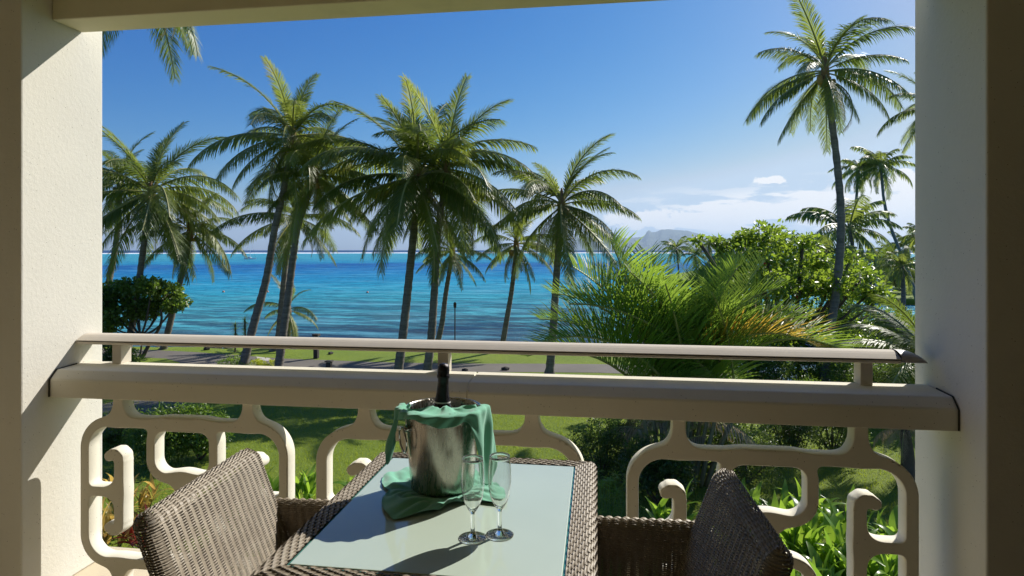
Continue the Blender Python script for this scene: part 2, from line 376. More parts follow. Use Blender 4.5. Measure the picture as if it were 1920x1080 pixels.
# the sea stretches to where the curve of the earth hides it
n = 72; V = [(0, 0, SEA_Z)]+[(6000*math.cos(2*math.pi*i/n), 6000*math.sin(2*math.pi*i/n), SEA_Z) for i in range(n)]
o = mk('sea', V, [(0, 1+i, 1+(i+1) % n) for i in range(n)], M_SEA); o['kind'] = 'structure'
shore = [(-1500, 648), (-200, 648), (200, 649), (400, 652), (600, 655), (800, 656), (1000, 657), (1150, 662), (1300, 676), (1400, 702), (1480, 722), (1560, 738), (1640, 730), (1720, 735), (1900, 742), (2600, 760)]
sp = [G(*p) for p in shore]
jit = []
for i in range(len(sp)-1):
    for k in range(8):
        q = sp[i].lerp(sp[i+1], k/8); jit.append((q.x+random.uniform(-.15, .15), q.y+random.uniform(-.35, .35)))
land = orient(jit+[(60, -40), (-120, -40)])
sheet('lawn', land, 0, M_LAWN, depth=2.5)
path_px = [(-300, 648), (150, 652), (300, 657), (360, 660), (430, 665), (520, 672), (600, 675), (700, 679), (800, 681), (900, 682), (1000, 682), (1120, 683), (1300, 688), (1420, 712), (1420, 735), (1300, 706), (1120, 699),
           (1000, 698), (900, 698), (800, 699), (700, 702), (620, 706), (540, 714), (470, 724), (420, 740), (350, 765), (240, 800), (100, 850), (-300, 840)]
sheet('asphalt_path', orient([tuple(G(*p)[:2]) for p in path_px]), .008, M_PATH)
isl = [(-300, 664), (150, 668), (265, 671), (312, 673), (336, 680), (345, 690), (342, 705), (330, 722), (296, 738), (250, 747), (150, 765), (-300, 780)]
sheet('lawn_island', orient([tuple(G(*p)[:2]) for p in isl]), .016, M_LAWN)
slab = [(480, 669), (505, 672), (512, 678), (484, 676)]
sheet('paving_slab', orient([tuple(G(*p)[:2]) for p in slab]), .016, simple('slab', (.45, .42, .37), .8))
# far spit with gardens beyond the inlet
spit = [P(1236, 500, 118), P(1290, 500, 100), P(1420, 500, 92), P(1560, 500, 76), P(1650, 500, 66), P(1800, 500, 62), P(2300, 500, 60), P(2300, 500, 190), P(1500, 500, 190), P(1300, 500, 150)]
sheet('far_shore', orient([(p.x, p.y) for p in spit]), -.25, M_LAWN, depth=2)
# rock armour along the shore: boulders too many to count
def rock_vf(c, r, seed, sub=1):
    rr = random.Random(seed)
    t_ = (1+5**.5)/2
    V = [Vector(v).normalized() for v in [(-1,t_,0),(1,t_,0),(-1,-t_,0),(1,-t_,0),(0,-1,t_),(0,1,t_),(0,-1,-t_),(0,1,-t_),(t_,0,-1),(t_,0,1),(-t_,0,-1),(-t_,0,1)]]
    Fc = [(0,11,5),(0,5,1),(0,1,7),(0,7,10),(0,10,11),(1,5,9),(5,11,4),(11,10,2),(10,7,6),(7,1,8),(3,9,4),(3,4,2),(3,2,6),(3,6,8),(3,8,9),(4,9,5),(2,4,11),(6,2,10),(8,6,7),(9,8,1)]
    s = (rr.uniform(.8, 1.4), rr.uniform(.7, 1.2), rr.uniform(.5, .8))
    return [tuple(Vector(c)+Vector((v.x*s[0], v.y*s[1], v.z*s[2]))*r*rr.uniform(.8, 1.15)) for v in V], Fc
rk = []
for i in range(len(jit)-1):
    for k in range(4):
        f = random.random(); x = jit[i][0]*(1-f)+jit[i+1][0]*f; y = jit[i][1]*(1-f)+jit[i+1][1]*f
        rk.append(rock_vf((x, y+random.uniform(-.1, 4.5)**1, SEA_Z+random.uniform(-.15, .25)), random.uniform(.15, .5), i*9+k))
o = mk('shore_rocks', *join_vf(rk), M_ROCK); o['kind'] = 'stuff'

# ------------------------------------------------------------------ island on the horizon
ridge = [(1040, 468), (1065, 452), (1090, 447), (1110, 440), (1125, 433), (1133, 431), (1145, 436), (1160, 441), (1170, 446), (1185, 444), (1208, 443), (1212, 434), (1217, 430), (1222, 434), (1230, 434), (1240, 429), (1256, 428), (1275, 430), (1292, 432), (1310, 437), (1330, 443), (1360, 449), (1400, 455), (1450, 461), (1500, 466), (1530, 470)]
DI = 17000; V = []; nx = 260; ny = 24; xs = np.linspace(1030, 1545, nx)
hy = np.interp(xs, [r_[0] for r_ in ridge], [r_[1] for r_ in ridge])
import mathutils.noise as mnoise
for j in range(ny):
    s = (j/(ny-1))*2-1
    for i in range(nx):
        h = (HZ+2-hy[i])/F*DI
        p = P(xs[i], 470, DI+s*2200)
        fall = max(0, 1-abs(s))**.85
        nn = mnoise.fractal(Vector((p.x/500, p.y/500, 0)), 1.0, 2.0, 5)
        hh = h*(fall*(1+.55*nn*(1-fall)*2)) if abs(s) > .03 else h
        V.append((p.x, p.y, SEA_Z-25+hh))
Fc = np.array([(j*nx+i, j*nx+i+1, (j+1)*nx+i+1, (j+1)*nx+i) for j in range(ny-1) for i in range(nx-1)])
isl_m = simple('island_forest', (.055, .075, .05), .95, 0, .1)
o = mk('island', V, Fc, isl_m, smooth=False); o['kind'] = 'structure'
HAZE = True
if HAZE:
    hm = bpy.data.materials.new('haze_air'); hm.use_nodes = True; t = hm.node_tree; t.nodes.clear()
    ho = N(t, 'ShaderNodeOutputMaterial'); pv = N(t, 'ShaderNodeVolumePrincipled'); pv.inputs['Density'].default_value = .00005
    pv.inputs['Color'].default_value = (.62, .80, 1, 1); pv.inputs['Anisotropy'].default_value = 0.2
    t.links.new(pv.outputs[0], ho.inputs['Volume'])
    o = mk('haze', *box_vf(-22000, 22000, -7000, 22000, -60, 800), hm); o['kind'] = 'stuff'

# ------------------------------------------------------------------ balcony (K: metres per measured unit)
K = .74
def B(x, y, z): return (K*x, K*y, EYE+K*z)
def bbox(x0, x1, y0, y1, z0, z1): return (K*x0, K*x1, K*y0, K*y1, EYE+K*z0, EYE+K*z1)
XL, XR = -2.95, 1.589; ZF = -1.86; ZB = 1.256
def struct(o): o['kind'] = 'structure'; return o
struct(box('balcony_floor', bbox(-4.2, 2.6, -1.6, 3.42, ZF-.28, ZF), M_FLOOR))
struct(box('ceiling', bbox(-4.2, 2.6, -1.6, 2.94, 1.78, 2.0), M_BEAM))
o = box('left_pier', bbox(-4.2, XL, 2.764, 3.289, ZF+.002, 2.3), M_WALL, bev=.006); tag(o, 'cream stucco pier at the left end of the balcony, its side lit by the sun', 'pillar')
o = box('right_pier', bbox(XR, 2.6, 2.74, 3.31, ZF+.002, 2.3), M_WALL, bev=.006); tag(o, 'cream stucco pier at the right end of the balcony, in shade', 'pillar')
o.name = 'stucco_pier'; bpy.data.objects['left_pier'].name = 'stucco_pier'
o = box('lintel_beam', bbox(XL+.001, XR-.001, 2.943, 3.142, ZB, 2.29), M_BEAM, bev=.005); tag(o, 'cream beam across the top of the balcony opening', 'beam')
struct(box('side_wall', bbox(-4.2, -4.0, -1.6, 2.76, ZF+.002, 1.778), M_WALL))
M_BACK = simple('dark_render', (.26, .20, .12), .9)  # dark colour chosen so the unseen walls bounce little light
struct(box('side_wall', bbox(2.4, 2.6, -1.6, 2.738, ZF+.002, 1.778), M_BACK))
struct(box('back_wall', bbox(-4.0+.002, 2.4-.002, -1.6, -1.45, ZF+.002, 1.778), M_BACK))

# parapet beam
prof = [(2.926, -.804), (2.926, -.712), (2.930, -.702), (2.966, -.664), (2.974, -.660), (3.18, -.652), (3.195, -.662), (3.2, -.68), (3.2, -.804)]
V = []; x0, x1 = XL+.002, XR-.002
pb = empty('parapet_beam', B(-.5, 3.05, -.804), 'cream concrete parapet beam below the handrail, spanning pier to pier', 'beam')
def local(vs, o): L0 = o.location; return [(v[0]-L0.x, v[1]-L0.y, v[2]-L0.z) for v in vs]
XJ = -.628
for a, b_ in ((x0, XJ-.004), (XJ+.004, x1)):
    n = len(prof); V = [B(x, y, z) for x in (a, b_) for y, z in prof]
    Fc = [(i, (i+1) % n, n+(i+1) % n, n+i) for i in range(n)]+[tuple(range(n))[::-1], tuple(range(n, 2*n))]
    o = mk('beam_section', local(V, pb), Fc, M_CONC, pb); bevel(o, .0025, 2, 50)
V = [B(x, y+(.006 if y < 3 else -.006), z-(.006 if z > -.7 else -.01)) for x in (XJ-.004, XJ+.004) for y, z in prof]
mk('mortar_joint', local(V, pb), [(i, (i+1) % n, n+(i+1) % n, n+i) for i in range(n)], M_CONC, pb)
for x in (x0+.003, x1-.003):
    pts = [B(x, y, z) for y, z in [(2.922, -.80), (2.922, -.71), (2.93, -.698), (2.966, -.660), (3.1, -.652)]]
    mk('sealant_joint', local(tube_vf(pts, .0028, 6)[0], pb), tube_vf(pts, .0028, 6)[1], M_SEAL, pb)

# handrail
hr = empty('handrail', B(-.7, 3.17, -.654), 'beige rounded metal handrail on short posts above the parapet beam', 'handrail')
ra = [(3.100, -.532), (3.094, -.529), (3.094, -.518), (3.100, -.512)]
hw = [(3.17+.073*math.cos(a), -.512+.027*math.sin(a)) for a in np.linspace(math.pi, 0, 14)]
prof = [(3.104, -.541), (3.096, -.536), (3.0955, -.5265), (3.103, -.526), (3.103, -.5215), (3.0955, -.521), (3.0968, -.518), (3.112, -.5095), (3.130, -.500), (3.147, -.4925), (3.165, -.4880), (3.190, -.4875), (3.215, -.494), (3.235, -.506), (3.243, -.518)]+[(3.243, -.531), (3.236, -.535)]
def extr(prof, a, b_):
    n = len(prof); V = [B(x, y, z) for x in (a, b_) for y, z in prof]
    return V, [(i, (i+1) % n, n+(i+1) % n, n+i) for i in range(n)]+[tuple(range(n))[::-1], tuple(range(n, 2*n))]
v, f = extr(prof, XL+.004, 1.43); mk('rail_top', local(v, hr), f, M_RAIL, hr, smooth=False)
v, f = extr([(3.1005, -.5258), (3.1005, -.5217), (3.1028, -.5217), (3.1028, -.5258)], XL+.006, 1.428); mk('groove', local(v, hr), f, M_GROOVE, hr)
capV = []; capF = []
hwc = [(3.17+.0745*math.cos(a), -.512+.0285*math.sin(a)) for a in np.linspace(math.pi, 0, 14)]
pc = [(3.104, -.5365), (3.0955, -.531)]+hwc+[(3.2445, -.531), (3.236, -.5365)]
rings = [(1.4305, 1.0)]+[(1.44+.105*math.sin(a), max(.06, math.cos(a))) for a in np.linspace(.05, math.pi/2*.98, 9)]
n = len(pc)
for x, s in rings:
    for y, z in pc: capV.append(B(x, y, -.5365+(z+.5365)*s))
for k in range(len(rings)-1): capF += [(k*n+i, k*n+(i+1) % n, (k+1)*n+(i+1) % n, (k+1)*n+i) for i in range(n)]
capF.append(tuple(range((len(rings)-1)*n, len(rings)*n)))
mk('end_cap', local(capV, hr), capF, M_RAILCAP, hr, smooth=True)
for px in (226, 833, 1620):
    t_ = math.tan(math.atan((px-960)/F)-TH); X = t_*3.16
    o = box('rail_post', tuple(v-l for v, l in zip(bbox(X-.028, X+.028, 3.13, 3.21, -.655, -.536), [hr.location.x]*2+[hr.location.y]*2+[hr.location.z]*2)), M_RAIL, hr, bev=.002)
    o = box('flange', tuple(v-l for v, l in zip(bbox(X-.06, X+.06, 3.115, 3.225, -.5355, -.5345-.004), [hr.location.x]*2+[hr.location.y]*2+[hr.location.z]*2)), M_RAIL, hr)

# balustrade panels: cast scroll pattern from a distance field
def seg(px, py, ax, ay, bx, by, r):
    dx, dy = bx-ax, by-ay; h = np.clip(((px-ax)*dx+(py-ay)*dy)/(dx*dx+dy*dy+1e-12), 0, 1)
    return np.hypot(px-ax-dx*h, py-ay-dy*h)-r
def rrect(px, py, cx, cy, hx, hy, r):
    qx = np.abs(px-cx)-hx+r; qy = np.abs(py-cy)-hy+r
    return np.hypot(np.maximum(qx, 0), np.maximum(qy, 0))+np.minimum(np.maximum(qx, qy), 0)-r
def smin(a, b, k):
    h = np.clip(.5+.5*(b-a)/k, 0, 1); return b*(1-h)+a*h-k*h*(1-h)
def scroll_sdf(x, y):
    ax = np.abs(x); ay = np.abs(y)
    ring = np.abs(rrect(x, y, 0, 0, .622, .388, .15))-.0275
    cen = np.abs(rrect(x, ay, 0, .242, .196, .146, .10))-.0265
    d = smin(ring, cen, .045)
    neck = seg(ax, ay, .405, .455, .405, .62, .031); d = smin(d, neck, .10)
    d = smin(d, seg(x, ay, 0, 0, 0, .06, .032), .10)
    stem = seg(ax, ay, .400, -.01, .400, .165, .030)
    prev = (.400, .165)
    hook = stem
    for q, r_ in (((.405, .192), .031), ((.424, .207), .033), ((.446, .207), .032), ((.466, .198), .028)):
        hook = np.minimum(hook, seg(ax, ay, *prev, *q, r_)); prev = q
    bar = seg(ax, y, .45, 0, .59, 0, .027)
    hook = smin(hook, bar, .085)
    return smin(d, hook, .035)
def panel(name, X0, X1, zc, sz, parent_label, idx):
    wu = (X1-X0)/1.30; cx = (X0+X1)/2
    top = -.804+.003; bot = ZF+.001
    h = .0078
    gx = np.arange(-.68, .68+h, h); gy = np.arange(-.60, .66, h)
    GX, GY = np.meshgrid(gx, gy); zz = zc+GY*sz
    D = scroll_sdf(GX, GY)
    eps = 1e-3
    gxn = scroll_sdf(GX+eps, GY)-scroll_sdf(GX-eps, GY); gyn = scroll_sdf(GX, GY+eps)-scroll_sdf(GX, GY-eps)
    ln_ = np.hypot(gxn, gyn)+1e-9; gxn /= ln_; gyn /= ln_
    verts = []; vid = {}
    BV = .0045
    Yf, Yb = 2.98, 3.06
    def addv(x, y, Y):
        z = min(max(zc+y*sz, bot), top); verts.append((K*(cx+x*wu), K*Y, EYE+K*z)); return len(verts)-1
    gridF = {}; gridB = {}; edgeF = {}; edgeB = {}
    ny_, nx_ = D.shape
    def gv(j, i):
        k = (j, i)
        if k not in gridF:
            x, y, d = gx[i], gy[j], D[j, i]
            if d > -BV:
                s = (BV+d); x = x-gxn[j, i]*s; y = y-gyn[j, i]*s
            gridF[k] = addv(x, y, Yf); gridB[k] = addv(x, y, Yb)
        return k
    def ev(j0, i0, j1, i1):
        k = (j0, i0, j1, i1) if (j0, i0) < (j1, i1) else (j1, i1, j0, i0)
        if k not in edgeF:
            d0 = D[k[0], k[1]]; d1 = D[k[2], k[3]]; f = d0/(d0-d1)
            x = gx[k[1]]*(1-f)+gx[k[3]]*f; y = gy[k[0]]*(1-f)+gy[k[2]]*f
            nxx = gxn[k[0], k[1]]*(1-f)+gxn[k[2], k[3]]*f; nyy = gyn[k[0], k[1]]*(1-f)+gyn[k[2], k[3]]*f
            l_ = math.hypot(nxx, nyy)+1e-9; nxx /= l_; nyy /= l_
            a = addv(x-nxx*BV, y-nyy*BV, Yf); a2 = addv(x-nxx*BV*.3, y-nyy*BV*.3, Yf+BV*.3)
            m1 = addv(x, y, Yf+BV); m2 = addv(x, y, Yb-BV); b_ = addv(x-nxx*BV, y-nyy*BV, Yb)
            a5 = addv(x-nxx*BV, y-nyy*BV, Yf); b6 = addv(x-nxx*BV, y-nyy*BV, Yb)
            edgeF[k] = (a, a2, m1, m2, b_, a5, b6)
        return k
    faces = []
    for j in range(ny_-1):
        for i in range(nx_-1):
            cs = [(j, i), (j, i+1), (j+1, i+1), (j+1, i)]; ins = [D[c] < 0 for c in cs]
            if not any(ins): continue
            poly = []; cut = []
            for k in range(4):
                a, b_ = cs[k], cs[(k+1) % 4]
                if ins[k]: poly.append(('g', gv(*a)))
                if ins[k] != ins[(k+1) % 4]:
                    e = ev(*a, *b_); poly.append(('e', e)); cut.append((len(poly)-1, e, ins[k]))
            faces.append(tuple(gridF[q] if s == 'g' else edgeF[q][5] for s, q in poly))
            faces.append(tuple((gridB[q] if s == 'g' else edgeF[q][6]) for s, q in poly)[::-1])
            if len(cut) >= 2:
                for ci in range(len(cut)):
                    if cut[ci][2]:   # leaving the solid: next cut enters
                        e0 = edgeF[cut[ci][1]]; e1 = edgeF[cut[(ci+1) % len(cut)][1]]
                        for r_ in range(4): faces.append((e0[r_], e0[r_+1], e1[r_+1], e1[r_]))
    o = mk(name, verts, faces, M_CONC)
    for p_ in o.data.polygons: p_.use_smooth = True
    # sharp by face normal is not needed: rounded arris is modelled
    tag(o, parent_label, 'balustrade', 'scroll balustrade panels under the parapet beam')
    return o
panel('balustrade_panel', -2.812, -1.595, -1.325, .985, 'leftmost cream cast scroll panel of the balustrade, behind the sunlit chair', 0)
panel('balustrade_panel', -1.442, -.055, -1.335, 1.0, 'middle cream cast scroll panel of the balustrade, behind the table', 1)
panel('balustrade_panel', .146, 1.452, -1.365, 1.0, 'rightmost cream cast scroll panel of the balustrade, behind the shaded chair', 2)

# ------------------------------------------------------------------ woven furniture
def weave(Pf, nu, nv, lu_wrap, amp, hwf=.47, seg=4, ribs=False):
    """strands run along u, woven over nu stakes; Pf maps arrays (u, v) to points"""
    ns = nu*seg+1
    u = np.linspace(0, 1, ns); Vs = []; Fs = []; base = 0
    js = np.arange(nv); vc = (js+.5)/nv; dv = hwf/nv
    U, VC = np.meshgrid(u, vc)
    ph = (js % 2)[:, None]*math.pi
    off = np.sin(U*nu*math.pi+ph)*amp
    if ribs: off = (np.abs(np.sin(U*nu*math.pi+js[:, None]*.0))**.8*2-1)*amp*.95+.3*amp*np.sin(U*nu*math.pi+ph)
    e = 1e-4
    def nrm(U_, V_):
        du = Pf(U_+e, V_)-Pf(U_-e, V_); dvv = Pf(U_, V_+e)-Pf(U_, V_-e)
        n_ = np.cross(du, dvv); return n_/(np.linalg.norm(n_, axis=-1, keepdims=True)+1e-12)
    nn = nrm(U, VC)
    cur = []
    for k, (dd, h) in enumerate(((-dv, -.8 if ribs else -.35), (0, .45), (dv, -.8 if ribs else -.35))):
        Pt = Pf(U, VC+dd)+nn*(off+h*amp*1.1)[..., None]; cur.append(Pt)
    A = np.stack(cur, axis=2)      # nv, ns, 3, 3
    V = A.reshape(-1, 3)
    j, i, k = np.meshgrid(np.arange(nv), np.arange(ns-1), np.arange(2), indexing='ij')
    idx = lambda j, i, k: (j*ns+i)*3+k
    Fq = np.stack([idx(j, i, k), idx(j, i+1, k), idx(j, i+1, k+1), idx(j, i, k+1)], axis=-1).reshape(-1, 4)
    # stakes
    vs_ = np.linspace(0, 1, 40); us = (np.arange(nu)+.5)/nu; UU, VV = np.meshgrid(us, vs_, indexing='ij')
    du = .22/nu; S = np.stack([Pf(UU-du, VV), Pf(UU+du, VV)], axis=2).reshape(-1, 3)
    j, i = np.meshgrid(np.arange(nu), np.arange(39), indexing='ij'); b0 = len(V)
    sidx = lambda j, i, k: b0+(j*40+i)*2+k
    Fs_ = np.stack([sidx(j, i, 0), sidx(j, i+1, 0), sidx(j, i+1, 1), sidx(j, i, 1)], axis=-1).reshape(-1, 4)
    return np.concatenate([V, S]), np.concatenate([Fq, Fs_])
def slab_surface(Lx, H, ht, shape):
    """upright cushion-like slab: u runs round the plan, v runs up and closes over the rounded top"""
    per = 2*Lx+math.pi*ht
    def f(u, v):
        u = np.mod(u, 1.0); s = u*per
        Hs = H-ht; tl = Hs+ht*math.pi/2; z = np.clip(v, -.01, 1.0)*tl
        ang = np.clip((z-Hs)/ht, 0, math.pi/2); zz = np.where(z < Hs, z, Hs+ht*np.sin(ang)); r = ht*np.maximum(np.cos(ang), .02)
        inset = (ht-r)
        # plan: front line from +L/2 to -L/2 at +r, round, back line, round
        a = s < Lx; b_ = (~a) & (s < Lx+math.pi*ht/2); c_ = (~a) & (~b_) & (s < 2*Lx+math.pi*ht/2)
        th = np.where(b_, (s-Lx)/ht*2/1.0/ (1.0) /1.0, 0)
        th1 = (s-Lx)/(math.pi*ht/2)*math.pi; th2 = (s-2*Lx-math.pi*ht/2)/(math.pi*ht/2)*math.pi
        half = Lx/2-inset*.6
        x = np.where(a, half-(s/Lx)*2*half, np.where(b_, -half-r*np.sin(th1), np.where(c_, -half+((s-Lx-math.pi*ht/2)/Lx)*2*half, half+r*np.sin(th2))))
        y = np.where(a, r, np.where(b_, r*np.cos(th1), np.where(c_, -r, -r*np.cos(th2))))
        return shape(x, y, zz)
    return f, per
def slab_weave(name, Lx, H, ht, shape, parent, sp=.0185, st=.0045):
    f, per = slab_surface(Lx, H, ht, shape)
    nu = max(6, int(per/sp)//2*2); nv = int((H-ht+ht*1.57)/st)
    V, Fq = weave(f, nu, nv, True, .0019, ribs=True, hwf=.37)
    return mk(name, V, Fq, M_WICK, parent, smooth=True)
def wrapped_roll(name, pts, r, parent, turns=.006):
    """binding cord wound round an edge"""
    pts = catmull(pts, 60); L_ = sum((pts[i+1]-pts[i]).length for i in range(60)); nT = int(L_/turns)
    Q = []; N_ = nT*8
    for i in range(N_+1):
        t_ = i/N_*60; k = min(int(t_), 59); p = pts[k].lerp(pts[k+1], t_-k); tg = (pts[k+1]-pts[k]).normalized()
        a = tg.cross(Vector((0, 0, 1)));
        if a.length < .2: a = tg.cross(Vector((0, 1, 0)))
        a.normalize(); b_ = tg.cross(a); an = i/8*2*math.pi
        Q.append(p+(a*math.cos(an)+b_*math.sin(an))*r)
    v, f = tube_vf(Q, turns*.42, 4, False)
    return mk(name, v, f, M_WICK, parent, smooth=True)

def make_chair(loc, rz, label):
    """local frame: front is +x, origin on the floor under the back; metres"""
    t_ = empty('wicker_armchair', loc, label, 'chair', 'wicker armchairs at the table', rz)
    Hh = K*(-.62-ZF); Ha = K*(-.785-ZF); Wd = K*.53; rec = .38; ht = .021; z0 = .12
    top = Hh
    # the back leans outward towards its top
    def shp_back(x, y, z):
        zz = z+z0; k = (top-zz); curve = -.10*(x/ (Wd/2))**2*0
        return np.stack([y+rec*k*1.0, x*(1+.0*zz), zz+0*x], axis=-1)
    back = slab_weave('backrest', Wd-2*ht, Hh-z0, ht, shp_back, t_)
    AL = .52
    for s in (-1, 1):
        def shp_arm(x, y, z, s=s):
            zz = z+z0; xb = rec*(top-zz)
            xx = x+AL/2+ .045+ 0*z
            return np.stack([xx-.035*np.clip((zz-.4), 0, 1), y+s*(Wd/2-.002)+0*x, zz-.02*np.clip((xx-.35), 0, 1)], axis=-1)
        slab_weave('armrest', AL-.02, Ha-z0, .019, shp_arm, t_)
    # seat, apron, legs
    def shp_seat(u, v):
        return np.stack([.20+u*.36, (v-.5)*(Wd-.03), .43-.012*np.sin(u*3.1)*np.sin(v*3.1)+0*u], axis=-1)
    V, Fq = weave(shp_seat, 26, 80, False, .002); mk('seat', V, Fq, M_WICK, t_, smooth=True)
    for x in (.17, .53):
        for s in (-1, 1):
            v, f = tube_vf([(x, s*(Wd/2-.02), 0), (x, s*(Wd/2-.02), .14)], .017, 10); mk('leg', v, f, M_LEG, t_, smooth=True)
    return t_
make_chair(B(-1.062, 1.522, ZF), .06, 'sunlit wicker armchair on the left side of the table')
make_chair(B(.372, 1.545, ZF), math.pi+.03, 'shaded wicker armchair on the right side of the table')

# table
TX0, TX1, TY0, TY1 = -.797, .008, 1.29, 2.178; ZT = -.75
tb = empty('wicker_table', B((TX0+TX1)/2, (TY0+TY1)/2, ZF), 'square wicker table with a pale frosted glass top', 'table')
tl_ = tb.location
GX0, GX1, GY0, GY1 = -.726, -.077, 1.362, 2.108
def lb(*b): return tuple(v-l for v, l in zip(bbox(*b), [tl_.x]*2+[tl_.y]*2+[tl_.z]*2))
o = box('glass_top', lb(GX0, GX1, GY0, GY1, ZT-.012, ZT), M_FROST, tb, bev=.0015)
rim = []
for b_ in ((GX0-.006, GX0-.0005, GY0-.006, GY1+.006), (GX1+.0005, GX1+.006, GY0-.006, GY1+.006), (GX0, GX1, GY0-.006, GY0-.0005), (GX0, GX1, GY1+.0005, GY1+.006)):
    rim.append(box_vf(*lb(*b_, ZT-.014, ZT-.0035)))
mk('glass_edge', *join_vf(rim), M_GEDGE, tb)
def frame_strip(p0, p1, inn, outw):
    """p0->p1 along the inner edge line, strip goes outward, rolls over and drops"""
    p0 = np.array(p0); p1 = np.array(p1); ow = np.array(outw, float)
    Wd = inn; r = .022; drop = .085
    tot = Wd-r+r*math.pi/2+drop
    def f(u, v):
        s = v*tot; fl = Wd-r; a = np.clip((s-fl)/r, 0, math.pi/2); d2 = np.clip(s-fl-r*math.pi/2, 0, None)
        xo = np.minimum(s, fl)+r*np.sin(a); zz = -(r-r*np.cos(a))-d2
        ext = np.clip(xo, 0, None)
        L_ = np.linalg.norm(p1-p0); dr = (p1-p0)/L_
        # mitre: strip lengthens outward
        pos = (u-.5)*(L_+2*ext)
        c = (p0+p1)/2
        return c+dr*pos[..., None]+ow*xo[..., None]+np.array([0, 0, 1.])*zz[..., None]
    L_ = np.linalg.norm(p1-p0)+Wd
    V, Fq = weave(f, int(L_/.0165)//2*2, int(tot/.0052), False, .0019)
    return V-np.array(tl_), Fq
z_ = EYE+K*ZT; wf = K*.0705; g = K*.0065
cn = [np.array([K*(GX0)-g, K*(GY0)-g, z_]), np.array([K*GX1+g, K*GY0-g, z_]), np.array([K*GX1+g, K*GY1+g, z_]), np.array([K*GX0-g, K*GY1+g, z_])]
for a, b_, ow in ((1, 0, (0, -1, 0)), (2, 1, (1, 0, 0)), (3, 2, (0, 1, 0)), (0, 3, (-1, 0, 0))):
    V, Fq = frame_strip(cn[b_], cn[a], wf, ow); mk('woven_border', V, Fq, M_WICK, tb, smooth=True)
for x in (TX0+.04, TX1-.04):
    for y in (TY0+.04, TY1-.04):
        box('leg', lb(x-.03, x+.03, y-.03, y+.03, ZF+.001, ZT-.05), M_WICKD, tb)
o = box('table_core', lb(TX0+.008, TX1-.008, TY0+.008, TY1-.008, ZT-.10, ZT-.016), M_WICKD, tb)

# ice bucket
bx, by = -.481, 1.872
TZ = EYE+K*ZT+.0006
bk = empty('ice_bucket', (K*bx, K*by, TZ+.002), 'wet steel champagne bucket with ring handles standing on a green napkin', 'bucket')
Hb = K*.25; r0 = K*.099; r1 = K*.1195
outer = [(r0*.0, .0), (r0*.9, .0), (r0, .004)]+[(r0+(r1-r0)*s**.9, .004+(Hb-.01)*s) for s in np.linspace(.04, .955, 14)]
prof = outer[1:]+[(r1+.0015, Hb-.010), (r1+.004, Hb-.006), (r1+.0045, Hb-.003), (r1+.003, Hb), (r1, Hb), (r1-.002, Hb-.004)]+[(r1-.003-(r1-r0)*s, Hb-.006-(Hb-.03)*s) for s in np.linspace(.05, 1, 6)]+[(.001, .026)]
v, f = lathe_vf(prof, 64, close_bot=True); mk('bucket_body', v, f, M_STEEL, bk, smooth=True)
for ang in (R(221), R(41)):
    ca, sa = math.cos(ang), math.sin(ang); rr_ = r1-.0005
    c0 = Vector((ca*(rr_), sa*rr_, Hb*.80))
    v, f = tube_vf([c0-Vector((ca, sa, 0))*.006, c0+Vector((ca, sa, 0))*.010], .008, 14); mk('handle_boss', v, f, M_CHROME, bk, smooth=True)
    tang = Vector((-sa, ca, 0)); rad = Vector((ca, sa, 0))
    ring = [c0+rad*.012+tang*.019*math.cos(a)+Vector((0, 0, -.024+.028*math.sin(a)))+rad*.003*math.sin(a) for a in np.linspace(0, 2*math.pi, 33)]
    v, f = tube_vf(ring, .0024, 8, False); mk('ring_handle', v, f, M_CHROME, bk, smooth=True)
# ice water surface, coloured dark to stand for shade inside the bucket
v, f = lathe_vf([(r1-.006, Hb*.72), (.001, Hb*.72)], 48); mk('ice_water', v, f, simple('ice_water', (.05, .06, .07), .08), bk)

# bottle leaning in the bucket
bo = empty('champagne_bottle', (K*(bx-.012), K*(by+.012), TZ+.028), 'black champagne bottle with foil on its neck standing in the bucket', 'bottle')
bo.rotation_euler = (R(-2), R(1.5), 0)
Lb = K*.335
s_ = Lb/.30
prof = [(.030, 0), (.041, .004), (.043, .02), (.043, .13), (.040, .155), (.030, .185), (.021, .205), (.0165, .225), (.0145, .26)]
v, f = lathe_vf([(r_*s_, z*s_) for r_, z in prof], 40, close_bot=True); mk('bottle_glass', v, f, M_BOTTLE, bo, smooth=True)
prof = [(.0225, .203), (.0180, .225), (.0158, .25), (.0150, .268), (.0175, .270), (.0180, .278), (.0165, .281), (.0172, .290), (.0160, .302), (.0120, .309), (.004, .312)]
v, f = lathe_vf([(r_*s_, z*s_) for r_, z in prof], 40, close_top=True)
v = [(x*(1+.035*math.sin(13*math.atan2(y, x)+z*300)), y*(1+.035*math.sin(11*math.atan2(y, x)-z*200)), z) for x, y, z in v]
mk('foil', v, f, M_FOIL, bo, smooth=True)
v, f = lathe_vf([(.0232*s_, .200*s_), (.0229*s_, .204*s_)], 40); mk('neck_band', v, f, M_WHITE, bo, smooth=True)

v, f = box_vf(-.007, .007, -.0235*s_, -.0205*s_, .212*s_, .230*s_); mk('neck_label', v, f, simple('grey_label', (.35, .35, .36), .5), bo, rot=(R(-9), 0, 0), loc=(0, -.002, -.003))
